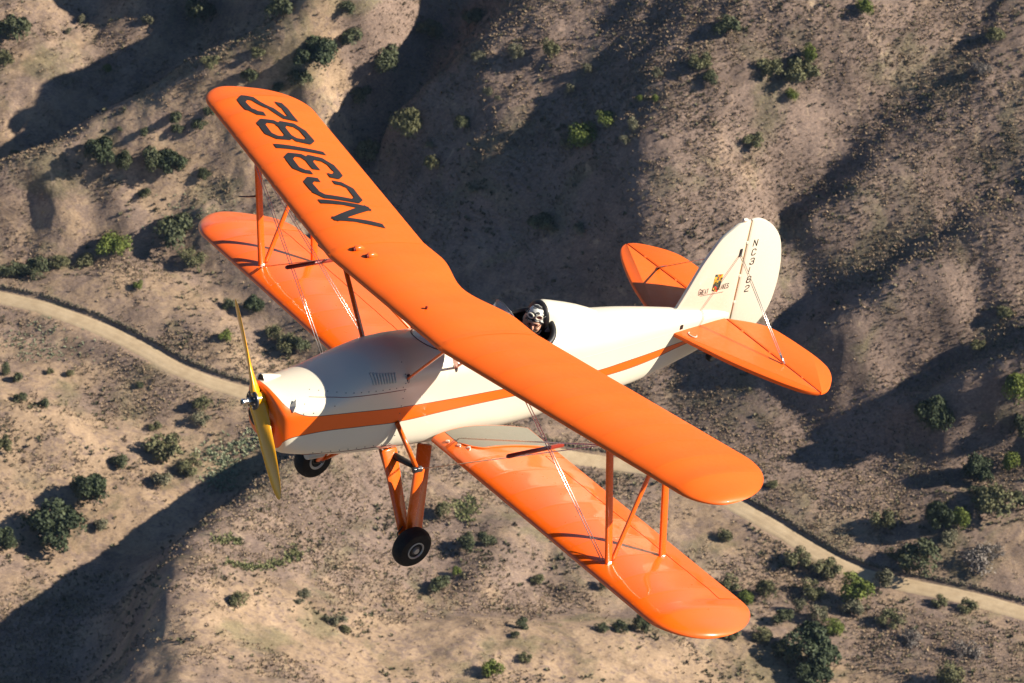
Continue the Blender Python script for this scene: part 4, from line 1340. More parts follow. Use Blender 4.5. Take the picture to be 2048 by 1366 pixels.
# cockpit rims, linings, floors
for (xa, xb, w) in ((-2.38, -1.86, 0.25), (-3.26, -2.66, 0.305)):
    path = []
    for a in np.linspace(0, 2 * math.pi, 49)[:-1]:
        t = math.copysign(abs(math.cos(a)) ** (2 / 3.2), math.cos(a)); x = (xa + xb) / 2 + t * (xb - xa) / 2 * 0.9995
        ye = open_half(x); sgn = 1 if math.sin(a) >= 0 else -1
        ww, zl, zb, zu, zt = spline_tab(FUS2, x)
        q = math.acos(min(1, (ye / ww)) ** (2.15 / 2)); z = zu + (zt - zu) * math.sin(q) ** (2 / 2.15)
        path.append(Vector((x, sgn * ye, z)))
    P = path + [path[0], path[1]]
    rings = []
    for i in range(len(path)):
        d = (path[(i + 1) % len(path)] - path[i - 1]).normalized(); s1 = d.cross(Vector((0, 0, 1))).normalized(); s2 = d.cross(s1)
        rings.append([path[i] + s1 * (0.032 * math.cos(6.283 * k / 10)) + s2 * (0.032 * math.sin(6.283 * k / 10)) for k in range(10)])
    n = 10; VV = [p for r in rings for p in r]; FF = []
    for i in range(len(rings)):
        for j in range(n):
            i2 = (i + 1) % len(rings); FF.append((i * n + j, i * n + (j + 1) % n, i2 * n + (j + 1) % n, i2 * n + j))
    part('cockpit_coaming', tidy(mesh_from('cockpit_coaming', VV, FF, True), 80), fus, M_BLK, 'black padded rim of the %s cockpit' % ('front' if xa > -2.5 else 'rear'))
    # lining: the rim carried down to a floor
    V2 = [p for p in path] + [Vector(((p.x - (xa + xb) / 2) * 0.97 + (xa + xb) / 2, p.y * 0.97, -0.45)) for p in path]
    m = len(path)
    F2 = [(i, (i + 1) % m, (i + 1) % m + m, i + m) for i in range(m)] + [tuple(range(m, 2 * m))]
    part('cockpit_lining', mesh_from('cockpit_lining', V2, F2, False), fus, M_INT)
    part('seat_back', box((xa + 0.10, 0, -0.10), 0.06, 0.40, 0.62, bev=0.02), fus, M_BLK)

for sd in (1, -1):
    for (z0, z1) in ((-0.02, -0.05),):
        pts = []
        for x in -np.linspace(3.3, 5.20, 24):
            t = (-x - 3.3) / 1.9
            pts.append(side_pt(FUS2, x, z0 + (z1 - z0) * t, -0.0078, sd))
        part('stringer_ridge', tube(pts, 0.0095, 8), fus, M_STRIPE)
# headrest fairing behind the rear cockpit and its black pad
rings = []
for x, w, zt, zb in ((-3.20, .125, .500, .24), (-3.24, .135, .512, .24), (-3.35, .130, .485, .24), (-3.50, .118, .445, .23), (-3.65, .100, .400, .22), (-3.80, .075, .345, .20), (-3.92, .045, .295, .18)):
    rings.append([Vector((x, w * math.copysign(abs(math.cos(a)) ** 0.85, math.cos(a)), zb + (zt - zb) * max(0, math.sin(a)) ** 0.8)) for a in np.linspace(0, math.pi, 20)])
part('headrest_fairing', tidy(loft(rings, closed=False, cap0=False, cap1=False, name='headrest_fairing'), 60), fus, M_CR)
rings = []
for k, (dx, sc) in enumerate(((0.0, 1.0), (0.025, 1.0), (0.05, .86), (0.062, .55))):
    rings.append([Vector((-3.205 + dx, 0.150 * sc * math.cos(a), 0.350 + 0.162 * sc * math.sin(a))) for a in np.linspace(0, 6.2832, 24)[:-1]])
part('headrest_pad', tidy(loft(rings, name='headrest_pad'), 50), fus, M_BLK)

# windscreens
GL = Nodes('perspex'); GL.b.inputs['Base Color'].default_value = (0.80, 0.86, 0.90, 1)
GL.set(Roughness=0.05, Transmission_Weight=0.0, Alpha=0.26, Specular_IOR_Level=0.8)
def windscreen(x0, zt, w, parent):
    V = []; F = []; n = 18; m = 5
    for i in range(n + 1):
        a = -1.25 + 2.5 * i / n
        for j in range(m + 1):
            t = j / m
            y = w * math.sin(a) * (1 - 0.18 * t); xx = x0 - w * 0.95 * (1 - math.cos(a)) - 0.10 * t - 0.02
            ww, zl, zb, zu, z2 = spline_tab(FUS2, xx)
            zs = zu + (z2 - zu) * max(0, 1 - min(1, abs(y) / ww) ** 2.15) ** (1 / 2.15)
            top = zs + (zt - z2) * math.cos(a * 1.2) ** 0.75
            V.append((xx, y, zs + (top - zs) * t - 0.004))
    for i in range(n):
        for j in range(m):
            k = i * (m + 1) + j; F.append((k, k + 1, k + m + 2, k + m + 1))
    o = part('windscreen', tidy(mesh_from('windscreen', V, F, True), 60), parent, GL.m)
    rim = [V[i * (m + 1) + m] for i in range(n + 1)]
    part('windscreen_frame', tube(rim, 0.0045, 6), o, M_GRY)
    part('windscreen_base', tube([V[i * (m + 1)] for i in range(n + 1)], 0.008, 6), o, M_BLK)
windscreen(-2.56, 0.595, 0.25, fus)
windscreen(-1.70, 0.56, 0.21, fus)

# cowling details: hood joint, fasteners, louvres, scoops, joint band at the firewall
part('hood_joint', tube([side_pt(FUS, x, 0.085 + 0.012 * (x + .55), 0.0005) for x in -np.linspace(0.40, 1.40, 26)], 0.0028, 5), cowl, M_DRK)
part('lower_joint', tube([side_pt(FUS, x, -0.50 - 0.045 * (-x - .5), 0.0005) for x in -np.linspace(0.40, 1.40, 26)], 0.0028, 5), cowl, M_DRK)
#part('panel_joint', tube([side_pt(FUS, -1.18 - 0.02 * t, 0.09 + 0.24 * t, 0.0005) for t in np.linspace(0, 1, 12)], 0.002, 5), cowl, M_DRK)
fast = lathe([(0.005, -0.002), (0.005, 0.002), (0.0, 0.004)], (0, 0, 0), (0, 1, 0), 8, 'fastener')
def stud(p, parent, me=fast):
    o = part('fastener', me, parent, M_GRY); o.location = p
for x in -np.linspace(0.45, 1.36, 13): stud(side_pt(FUS, x, 0.115 + 0.012 * (x + .55), 0.001), cowl)
for x in -np.linspace(0.50, 1.36, 10): stud(side_pt(FUS, x, -0.475 - 0.045 * (-x - .5), 0.001), cowl)
for z in np.linspace(-0.42, 0.30, 10): stud(side_pt(FUS, -1.385, z, 0.001), cowl)
for (x, z) in ((-.33, .05), (-.40, -.02), (-.30, -.02), (-.62, .02)): stud(side_pt(FUS, x, z, 0.001), cowl)
lv = None
for k in range(9):
    x = -1.045 - 0.029 * k
    pts = [side_pt(FUS, x, z, 0.0015) for z in np.linspace(0.155, 0.245, 7)]
    o = part('louvre', tube(pts, [0.002, .007, .008, .008, .008, .007, .002], 6), cowl, M_CR)
    pts = [side_pt(FUS, x + 0.011, z, -0.001) for z in np.linspace(0.160, 0.240, 5)]
    part('louvre_slot', tube(pts, 0.0035, 5), o, M_LGY)
# scoops: a triangular blister on the side, an intake on top of the nose
pA = side_pt(FUS, -0.33, -0.0, 0)
def blister(c, sx, sz, out, parent, sd=1):
    V = [c + Vector((-sx * 0.8, sd * -0.02, -sz * 0.55)), c + Vector((sx * 0.35, sd * -0.02, -sz * 0.5)), c + Vector((-sx * 0.1, sd * -0.03, sz * 0.6)), c + Vector((sx * 0.45, sd * out, -sz * 0.30)), c + Vector((sx * 0.25, sd * out * 0.9, sz * 0.28)), c + Vector((sx * .62, sd * -0.02, sz * 0.0))]
    me = mesh_from('blister', V, [(0, 1, 3), (0, 3, 4), (0, 4, 2), (3, 1, 5), (3, 5, 4), (4, 5, 2)], True)
    return part('air_scoop', tidy(me, 30), parent, M_CR)
blister(side_pt(FUS, -0.235, 0.035, 0), 0.10, 0.11, 0.035, cowl)
blister(side_pt(FUS, -0.235, 0.035, 0, -1), 0.10, 0.11, 0.035, cowl, -1)
rings = []
for x, w, h in ((-0.13, .05, .055), (-0.16, .052, .058), (-0.24, .046, .045), (-0.34, .03, .015)):
    zt = spline_tab(FUS, x)[4]
    rings.append([Vector((x, -0.16 + w * math.cos(a), zt - 0.035 + (h + .01) * math.sin(a))) for a in np.linspace(0, 6.2832, 15)[:-1]])
sc_ = part('air_scoop', tidy(loft(rings, name='air_scoop', cap0=False)), cowl, M_CR)
rings[0] = [p + Vector((-0.006, 0, 0)) for p in rings[0]]
part('scoop_mouth', mesh_from('scoop_mouth', rings[0], [tuple(range(len(rings[0])))]), sc_, M_BLK)
# dark intake openings in the nose under the propeller
for sd in (1, -1):
    V = [Vector((-0.088 - 0.35 * max(0, -(-0.26 + 0.10 * math.sin(a)) - .24), sd * 0.115 + 0.065 * math.cos(a), -0.26 + 0.10 * math.sin(a))) for a in np.linspace(0, 6.2832, 21)[:-1]]
    V = [p + Vector((0.020, 0, 0)) for p in V]
    part('air_intake', mesh_from('air_intake', V, [tuple(range(len(V)))]), cowl, M_BLK)
# exhaust, landing light, belly pieces
part('exhaust_muffler', tidy(lathe([(0.0, 0), (0.045, 0.0), (0.05, 0.02), (0.05, 0.17), (0.042, 0.19), (0.0, 0.19)], (-0.62, 0.10, -0.655), (-1, 0, 0), 18)), cowl, M_LGY)
part('exhaust_stack', lathe([(0.06, 0), (0.065, 0.04), (0.065, 0.20), (0.05, 0.22), (0.0, 0.22)], (-1.06, -0.16, -0.70), (-0.9, -0.1, -0.35), 18), cowl, M_GRY)

# --- propeller (at rest)
hub_p = Vector((0, 0, 0))
prop = part('propeller', lathe([(0.0, -0.055), (0.062, -0.055), (0.072, -0.045), (0.072, 0.028), (0.062, 0.036), (0.0, 0.036)], hub_p, (1, 0, 0), 28), None, M_YEL, 'amber wooden two-bladed propeller')
PA = math.radians(39)      # blade axis leans to the pilot's right from straight up
bd = Vector((0, -math.sin(PA), math.cos(PA)))
for s1 in (1, -1):
    d = bd * s1; tng = Vector((1, 0, 0)).cross(d)
    rings = []
    for r, ch, tw, th in ((0.01, .15, 60, .09), (0.08, .170, 50, .085), (0.15, .160, 42, .065), (0.30, .145, 33, .038), (0.45, .150, 26, .028), (0.62, .140, 21, .020), (0.78, .115, 17, .014), (0.87, .085, 15, .010), (0.92, .045, 14, .006), (0.935, .008, 14, .003)):
        t = math.radians(tw); cd = tng * math.cos(t) * 1 + Vector((1, 0, 0)) * (-math.sin(t)) ; nd = d.cross(cd)
        rings.append([d * r + cd * (ch * 0.5 * math.cos(a)) + nd * (th * 0.5 * math.sin(a)) for a in np.linspace(0, 6.2832, 17)[:-1]])
    part('blade', tidy(loft(rings, name='blade'), 60), prop, M_YEL)
part('hub_plate', lathe([(0.0, .036), (0.085, .036), (0.092, .042), (0.092, .056), (0.084, .063), (0.05, .063), (0.045, .07), (0.0, .07)], hub_p, (1, 0, 0), 32), prop, M_GRY)
part('hub_nut', lathe([(0.030, .07), (0.030, .10), (0.024, .105), (0.024, .135), (0.031, .138), (0.031, .165), (0.02, .172), (0.018, .15), (0.0, .15)], hub_p, (1, 0, 0), 20), prop, M_STL)
for k in range(8):
    a = k * 0.7854
    part('hub_bolt', lathe([(0.009, .06), (0.009, .076), (0.0, .078)], (0, .066 * math.cos(a), .066 * math.sin(a)), (1, 0, 0), 6), prop, M_STL)

# --- tail surfaces
def plate(outline, thick, normal, name, edge=0.012):
    """flat surface with rounded edges: outline points, thickness across normal"""
    P = [Vector(p) for p in outline]; n = len(P); N = Vector(normal)
    # inward direction from the outline's own winding, shortened at sharp corners
    area = sum((P[i - 1].cross(P[i])).dot(N) for i in range(n))
    sg = 1.0 if area > 0 else -1.0
    ins = []
    for i in range(n):
        a = (P[i] - P[i - 1]).normalized(); b = (P[(i + 1) % n] - P[i]).normalized()
        na = N.cross(a) * sg; nb = N.cross(b) * sg
        q = (na + nb)
        q = q.normalized() if q.length > 1e-4 else na
        ins.append(q / max(0.55, q.dot(na)))
    rings = []
    for (e, h) in ((edge * 1.6, -.5), (edge * .35, -.36), (0, -.12), (0, .12), (edge * .35, .36), (edge * 1.6, .5)):
        rings.append([P[i] + ins[i] * e + N * (h * thick) for i in range(n)])
    return tidy(loft(rings, name=name), 35)

def smooth_outline(pts, corners=(), sub=6):
    """Catmull-Rom closed outline; keeps listed corner indices sharp"""
    P = [Vector(p) for p in pts]; n = len(P); out = []
    for i in range(n):
        p0 = P[i - 1] if i not in corners else P[i]; p1 = P[i]; p2 = P[(i + 1) % n]
        p3 = P[(i + 2) % n] if (i + 1) % n not in corners else p2
        for k in range(sub):
            t = k / sub
            out.append(0.5 * (2 * p1 + (p2 - p0) * t + (2 * p0 - 5 * p1 + 4 * p2 - p3) * t * t + (-p0 + 3 * p1 - 3 * p2 + p3) * t ** 3))
    return out
GAP = 0.007
fin_o = smooth_outline([(-4.90, 0, .10), (-4.98, 0, .152), (-5.075, 0, .36), (-5.17, 0, .574), (-5.26, 0, .73), (-5.347, 0, .856), (-5.455, 0, .945), (-5.563, 0, 1.009), (-5.695, 0, 1.036), (-5.750 + GAP, 0, -.16), (-5.3, 0, -.10)], corners=(0, 1, 8, 9, 10), sub=4)
fin = part('fin', plate(fin_o, 0.045, (0, 1, 0), 'fin'), None, M_CR, 'cream tail fin carrying a small crest and lettering')
rud_o = smooth_outline([(-5.705 - GAP, 0, 1.036), (-5.80, 0, 1.040), (-5.90, 0, 1.005), (-6.00, 0, .945), (-6.075, 0, .880), (-6.15, 0, .79), (-6.205, 0, .672), (-6.255, 0, .50), (-6.278, 0, .317), (-6.278, 0, .17), (-6.262, 0, .03), (-6.22, 0, -.10), (-6.14, 0, -.21), (-6.02, 0, -.32), (-5.88, 0, -.38), (-5.762 - GAP, 0, -.40)], corners=(0, 15), sub=3)
rud = part('rudder', plate(rud_o, 0.040, (0, 1, 0), 'rudder'), None, M_CR, 'cream rudder with NC3182 running down it')
part('hinge_line', tube([(-5.703, 0, 1.02), (-5.757, 0, -.36)], 0.011, 6), rud, M_LGY if False else paint('tan_hinge', (0.42, 0.27, 0.12), 0.5, 0).m)
part('tail_light', lathe([(0.0, 0), (0.016, .005), (0.022, .03), (0.018, .06), (0.0, .075)], (-5.66, 0, 1.035), (0.95, 0, 0.1), 12), fin, M_CR)
ZE = -0.069
for sd in (1, -1):
    so = smooth_outline([(-4.86, sd * .06, ZE), (-4.909, sd * .173, ZE), (-4.994, sd * .442, ZE), (-5.125, sd * .81, ZE), (-5.305, sd * 1.180, ZE), (-5.435, sd * 1.395, ZE), (-5.530, sd * 1.498, ZE), (-5.632 + GAP, sd * 1.548, ZE), (-5.650 + GAP, sd * .045, ZE)], corners=(0, 7, 8), sub=4)
    st = part('stabilizer', plate(so, 0.050, (0, 0, 1), 'stabilizer'), None, M_OR, 'orange tailplane half on the pilot\'s %s side' % ('left' if sd > 0 else 'right'))
    eo = smooth_outline([(-5.634 - GAP, sd * 1.549, ZE), (-5.715, sd * 1.538, ZE), (-5.797, sd * 1.495, ZE), (-5.90, sd * 1.405, ZE), (-5.981, sd * 1.315, ZE), (-6.045, sd * 1.20, ZE), (-6.073, sd * 1.08, ZE), (-6.081, sd * .93, ZE), (-6.070, sd * .75, ZE), (-6.050, sd * .56, ZE), (-6.008, sd * .36, ZE), (-5.88, sd * .20, ZE), (-5.652 - GAP, sd * .05, ZE)], corners=(0, 12), sub=3)
    el = part('elevator', plate(eo, 0.042, (0, 0, 1), 'elevator'), None, M_OR)
    part('hinge_line', tube([(-5.634, sd * 1.52, ZE), (-5.651, sd * .05, ZE)], 0.012, 6), el, M_DRK)  # dark red strip, painted shade inside the elevator gap
    for y in (0.32, 0.75, 1.25):
        part('hinge', box((-5.642, sd * y, ZE), 0.03, 0.022, 0.050, bev=.004), el, M_ORM)
    # streamlined tail wires, fittings
    A = Vector((-5.665, sd * 0.022, 0.66)); B = Vector((-5.63, sd * 1.00, ZE + 0.03))
    for k in (0.0, 0.022):
        w_ = part('tail_wire', tube([A + Vector((k, 0, 0)), B + Vector((k, 0, 0))], 0.0042, 5), fin if k == 0 else fin, M_STL)
    part('turnbuckle', tube([A.lerp(B, .90) + Vector((.011, 0, 0)), B + Vector((.011, 0, 0))], [0.008, 0.015], 8), st, M_STL)
    part('wire_lug', box(A + Vector((.01, 0, 0.02)), 0.03, 0.02, 0.09, bev=.004), fin, M_GRY)
    C_ = Vector((-5.50, sd * 0.10, -0.36))
    part('tail_wire', tube([C_, B - Vector((0, 0, .06))], 0.004, 5), st, M_STL)
for z in (0.78, 0.40, 0.10):
    part('hinge', box((-5.705 - 0.052 * (1.03 - z) / 1.15, 0, z), 0.035, 0.046, 0.028, bev=.004), rud, M_CR)
# trim handle and cable exits at the tail
ring = [Vector((-5.06 + 0.035 * math.cos(a), 0.235 + 0.05 * math.sin(a), ZE + 0.03)) for a in np.linspace(-1.5, 2.6, 14)]
part('lifting_handle', tube(ring, 0.006, 6), fus, M_CR)
part('cable_slot', box((-4.99, 0.133, 0.0), 0.035, 0.012, 0.05, bev=.004), fus, M_BLK)
part('tail_spring', tube([(-5.28, 0.0, -0.38), (-5.45, 0, -0.44), (-5.62, 0, -0.48)], [0.02, .015, .012], 8), fus, M_GRY)
tw = part('tail_wheel', lathe([(0.02, -.03), (0.055, -.028), (0.072, -.012), (0.072, .012), (0.055, .028), (0.02, .03)], (-5.64, 0, -0.50), (0, 1, 0), 24), None, M_TYR)

# rudder letters (slanting with the hinge) and the crest on the fin
RL = [('N', .77), ('C', .665), ('3', .560), ('1', .455), ('8', .350), ('2', .245)]
for ch, z0 in RL:
    xr = -5.805 - 0.045 * (0.77 - z0) / 0.525
    wx = 0.046 if ch != '1' else 0.01
    def place(a, b, lay, xr=xr, z0=z0):
        return (xr - a - 0.25 * (0) + (-0.22) * 0 + 0.02 * (0.075 - b), 0.0212 + 0.0002 * lay, z0 - 0.040 + b)
    me = letter_mesh(ch, place, wx, 0.068, 0.0052, 'rudder_letter', div=2)
    part('rudder_letter', me, rud, M_BLK, 'small black character ' + ch)
CHS.update({
 'G': [[(1, .80), (.8, 1), (.2, 1), (0, .8), (0, .2), (.2, 0), (.8, 0), (1, .2), (1, .45), (.6, .45)]],
 'R': [[(0, 0), (0, 1), (.75, 1), (1, .85), (1, .62), (.75, .5), (0, .5)], [(.5, .5), (1, 0)]],
 'E': [[(1, 1), (0, 1), (0, 0), (1, 0)], [(0, .5), (.75, .5)]],
 'A': [[(0, 0), (.5, 1), (1, 0)], [(.22, .4), (.78, .4)]],
 'T': [[(0, 1), (1, 1)], [(.5, 0), (.5, 1)]],
 'L': [[(0, 1), (0, 0), (1, 0)]],
 'K': [[(0, 0), (0, 1)], [(1, 1), (0, .45)], [(.3, .6), (1, 0)]],
 'S': [[(1, .82), (.8, 1), (.2, 1), (0, .82), (0, .62), (.2, .52), (.8, .48), (1, .36), (1, .16), (.8, 0), (.2, 0), (0, .16)]],
})
def fin_letters(text, x0, z0, wx, hz, hw, adv, rise, big=1.0):
    x = x0; z = z0
    for i, ch in enumerate(text):
        k = big if i == 0 else 1.0
        def place(a, b, lay, x=x, z=z):
            return (x - a, 0.0232 + 0.0002 * lay, z + b)
        part('fin_letter', letter_mesh(ch, place, wx * k, hz * k, hw, 'fin_letter', div=1), fin, M_BLK)
        x -= adv * (1.1 if k > 1 else 1.0); z += rise
fin_letters('GREAT', -5.215, 0.265, 0.018, 0.052, 0.0032, 0.0262, 0.0, 1.25)
fin_letters('LAKES', -5.475, 0.290, 0.018, 0.052, 0.0032, 0.0262, 0.0, 1.25)
ug = [(( -5.245 - 0.0085 * k, 0.0228, 0.243 + (0.003 if k % 3 else 0)), (-5.245 - 0.0085 * k - 0.005, 0.0228, 0.243 + (0.003 if k % 3 else 0))) for k in range(36)]
V = []; F = []
for a, b in ug:
    q = len(V); V += [(a[0], a[1], a[2]), (b[0], a[1], a[2]), (b[0], a[1], a[2] + 0.010), (a[0], a[1], a[2] + 0.010)]; F.append((q, q + 1, q + 2, q + 3))
part('fin_small_print', mesh_from('fin_small_print', V, F), fin, M_LET)
CR_ = Nodes('painted_crest')
o_ = CR_.coord('Object')
vor = CR_.n('ShaderNodeTexVoronoi'); vor.inputs['Scale'].default_value = 38.0; CR_.l(o_, vor.inputs['Vector'])
sp = CR_.n('ShaderNodeSeparateColor'); CR_.l(vor.outputs['Color'], sp.inputs[0])
cc = CR_.ramp(sp.outputs[0], [(0.0, (0.02, 0.03, 0.025)), (0.3, (0.02, 0.09, 0.10)), (0.45, (0.50, 0.30, 0.03)), (0.62, (0.62, 0.45, 0.05)), (0.78, (0.55, 0.05, 0.02)), (0.9, (0.10, 0.12, 0.03))])
CR_.t.nodes[-1].color_ramp.interpolation = 'CONSTANT' if CR_.t.nodes[-1].bl_idname == 'ShaderNodeValToRGB' else None
CR_.set(Base_Color=cc, Roughness=0.3)
part('crest', mesh_from('crest', [(-5.385, .0226, .285), (-5.462, .0226, .262), (-5.490, .0226, .305), (-5.492, .0226, .462), (-5.385, .0226, .472)], [(0, 1, 2, 3, 4)]), fin, CR_.m, 'small multicoloured picture panel between the words')

# --- struts and wires
for sd in (1, -1):
    ys = 2.8374; yt = 2.8231
    A = Vector(LW.pt(sd, ys, .155, True, -0.01)); B = Vector(LW.pt(sd, ys, .707, True, -0.01))
    TA = Vector(UW.pt(sd, yt, .119, False, 0.02)); TB = Vector(UW.pt(sd, yt, .7205, False, 0.02))
    for p, q, nm in ((A, TA, 'front'), (B, TB, 'rear')):
        o = part('interplane_strut', faired(p, q, 0.075, 0.034), None, M_ORM, '%s upright strut between the wings on the %s' % (nm, "left" if sd > 0 else "right"))
        part('strut_fitting', box(p + Vector((0, 0, .012)), 0.06, 0.035, 0.03, bev=.006), o, M_STL)
    part('interplane_strut', faired(A + Vector((-.04, 0, .03)), TB + Vector((0, 0, -.0)), 0.055, 0.028, fwd=(1, 0, 1)), None, M_ORM, 'diagonal strut between the wings')
    # cabane struts from the fuselage to the centre section
    for x0, z0, f1 in ((-1.385, 0.175, .13), (-1.95, 0.19, .62)):
        q0 = side_pt(FUS2, x0 - .03, z0, 0.0, sd); q1 = Vector(UW.pt(sd, .865, f1, False, 0.015))
        o = part('cabane_strut', faired(q0, q1, 0.050, 0.026), None, M_ORM)
        part('strut_fitting', box(q0 + Vector((0, 0, .0)), 0.03, 0.03, 0.09, bev=.005), o, M_GRY)
    q0 = side_pt(FUS2, -1.98, 0.19, 0.0, sd); q1 = Vector(UW.pt(sd, .865, .15, False, 0.015))
    part('cabane_strut', faired(q0, q1, 0.042, 0.022), None, M_ORM)
    # wires
    Wm = M_STL
    gear = Vector((-1.52, sd * .64, -.665)); root = Vector(LW.pt(sd, .58, .16, True, 0.015)); rroot = Vector(LW.pt(sd, .55, .70, True, 0.01))
    cab = Vector(UW.pt(sd, .84, .64, False, 0.0))
    ta = Vector(UW.pt(sd, yt - .03, .10, False, 0.0)); tb = Vector(UW.pt(sd, yt - .03, .69, False, 0))
    fa = A + Vector((.02, -sd * .05, .02)); fb = B + Vector((.02, -sd * .04, .02))
    def wire(name, p, q, r=0.0042, n=1, sep=0.028):
        for k in range(n):
            part(name, tube([p + Vector((k * sep, 0, 0)), q + Vector((k * sep, 0, 0))], r, 5), None, Wm)
    wire('flying_wire', root, ta, 0.0038, n=2); wire('flying_wire', gear, ta + Vector((.02, 0, 0)), 0.0038, n=2)
    wire('landing_wire', cab, fa, 0.0048, n=2); 
    sp0 = Vector((-1.50, sd * 1.8, .165)); sp1 = Vector((-2.15, sd * 1.8, .165))
    part('spreader_bar', tube([sp0, sp0.lerp(sp1, .03), sp0.lerp(sp1, .5), sp1], [.014, .022, .022, .020], 10), None, paint('dark_red_paint', (0.22, 0.02, 0.010), 0.35, 0.3).m if 'dark_red_paint' not in bpy.data.materials else bpy.data.materials['dark_red_paint'])
# air speed probe on the right front strut
q = Vector(LW.pt(-1, 2.8374, .155, True, 0)) .lerp(Vector(UW.pt(-1, 2.8231, .119, False, 0)), .62)
part('pitot_tube', tube([q + Vector((.0, -.02, 0)), q + Vector((.10, -.03, .0)), q + Vector((.22, -.03, .02))], [.012, .008, .006], 6), None, M_GRY)
part('pitot_line', tube([q + Vector((.03, -.03, .1)), q.lerp(Vector(LW.pt(-1, 2.8374, .155, True, 0)), 1.0) + Vector((.035, -.01, .02))], .007, 5), None, M_LGY)

# --- landing gear
for sd in (1, -1):
    nm = 'left' if sd > 0 else 'right'
    axle = Vector((-1.4935, sd * .8252, -1.4037))
    foot = Vector((-1.50, sd * .705, -1.36))
    leg = part('gear_leg', faired((-1.42, sd * .29, -.63), foot + Vector((.02, 0, 0)), 0.17, 0.040, c1=0.11), None, M_ORM, 'broad orange front undercarriage leg, %s side' % nm)
    leg2 = part('gear_leg', faired((-1.83, sd * .31, -.64), foot + Vector((-.10, 0, .04)), 0.16, 0.038, c1=0.13), None, M_ORM, 'broad orange rear undercarriage leg, %s side' % nm)
    top = side_pt(FUS, -1.372, -.275, 0, sd); joint = Vector((-1.515, sd * .645, -.665))
    sh = part('shock_strut', tube([top, joint], 0.024, 10), None, bpy.data.materials['dark_red_paint'] if False else M_ORM, 'thin red shock strut')
    part('shock_fairing', faired(joint + Vector((-.02, 0, -.0)), foot + Vector((-.02, sd * .015, .01)), 0.12, 0.05, c1=0.09), sh, M_ORM)
    part('strut_knuckle', lathe([(0.0, -.05), (.030, -.045), (.030, .045), (0, .05)], joint, (1, 0, 0), 12), sh, M_GRY)
    part('bungee_cover', tube([(-1.50, sd * .14, -.70), (-1.49, sd * .34, -.70), joint + Vector((0, 0, .02))], [.03, .036, .028], 10), sh, M_BLK)
    part('cross_tube', tube([(-1.50, sd * .02, -.70), foot], 0.016, 8), None, M_ORM)
    ax = Vector((0, sd, -0.05)).normalized()
    tyre = part('wheel', lathe([(0.085, -.068), (0.13, -.076), (0.170, -.070), (0.193, -.045), (0.2015, -.015), (0.2015, .015), (0.193, .045), (0.170, .070), (0.13, .076), (0.085, .068)], axle, ax, 48), None, M_TYR, 'black main wheel on the %s' % nm)
    part('rim', lathe([(0.088, .060), (0.090, .074), (0.080, .078), (0.072, .066), (0.050, .058), (0.030, .060), (0.028, .085), (0.0, .088)], axle, ax, 32), tyre, M_LGY)
    part('rim', lathe([(0.088, -.060), (0.090, -.074), (0.080, -.078), (0.05, -.058), (0.0, -.058)], axle, ax, 32), tyre, M_LGY)
    hubm = part('hub_cap', lathe([(0.055, .060), (0.055, .066), (0.034, .070), (0.0, .070)], axle, ax, 24), tyre, M_GRY)
    part('axle', tube([foot + Vector((0, -sd * .02, 0)), axle], .022, 10), tyre, M_GRY)
    part('brake_line', tube([foot + Vector((.06, sd * .0, .12)), foot + Vector((.11, 0, .05)), foot + Vector((.08, sd * .02, -.03)), foot + Vector((0, sd * .03, -.05))], .007, 6), tyre, M_BLK)

# ------------------------------------------------------------------ the pilot
SKIN = paint('weathered_skin', (0.62, 0.33, 0.22), 0.5, 0.0, 0.2).m
JACK = paint('dark_grey_jacket', (0.045, 0.043, 0.045), 0.75, 0.0, 0.2).m
SCARF = paint('olive_scarf', (0.36, 0.31, 0.16), 0.8, 0.0, 0.2).m
HELM = Nodes('grey_patterned_helmet')
hv = HELM.n('ShaderNodeTexVoronoi'); hv.inputs['Scale'].default_value = 30.0; HELM.l(HELM.coord(), hv.inputs['Vector'])
hs = HELM.n('ShaderNodeSeparateColor'); HELM.l(hv.outputs['Color'], hs.inputs[0])
HELM.set(Base_Color=HELM.ramp(hs.outputs[0], [(0.0, (0.012, 0.012, 0.013)), (0.50, (0.02, 0.02, 0.02)), (0.56, (0.50, 0.50, 0.46)), (1.0, (0.62, 0.62, 0.56))]), Roughness=0.5)
M_MOU = paint('dark_moustache', (0.03, 0.022, 0.018), 0.8, 0.0).m
M_LENS = paint('goggle_lens', (0.10, 0.11, 0.12), 0.08, 0.6).m
pilot = bpy.data.objects.new('person', None); COL.objects.link(pilot)
HEAD = Matrix.Translation((-3.125, 0.035, 0.352)) @ Matrix.Rotation(math.radians(42), 4, 'Z') @ Matrix.Rotation(math.radians(6), 4, 'Y') @ Matrix.Scale(1.1, 4)
pilot.matrix_world = BODY
tag(pilot, 'pilot in the rear cockpit wearing a patterned flying helmet, raised goggles and glasses', 'person')
# body: one skin of joints, seated, arms forward to the stick
J = {'pelvis': (-3.06, 0, -.36, .15, .12), 'belly': (-3.10, 0, -.20, .15, .11), 'chest': (-3.12, 0, -.03, .17, .115), 'collar': (-3.12, 0, .10, .10, .085), 'neck': (-3.105, .0, .19, .056, .056),
     'jaw': (-3.080, .008, .265, .066, .060), 'skull': (-3.105, 0, .345, .084, .076), 'crown': (-3.115, 0, .405, .070, .064),
     'shl': (-3.12, .165, .055, .068, .068), 'ell': (-3.00, .235, -.17, .048, .048), 'wrl': (-2.80, .12, -.22, .034, .034),
     'shr': (-3.12, -.165, .055, .068, .068), 'elr': (-3.00, -.235, -.17, .048, .048), 'wrr': (-2.80, -.06, -.22, .034, .034),
     'hipl': (-3.0, .09, -.38, .08, .08), 'knl': (-2.72, .13, -.33, .06, .06), 'hipr': (-3.0, -.09, -.38, .08, .08), 'knr': (-2.72, -.13, -.33, .06, .06)}
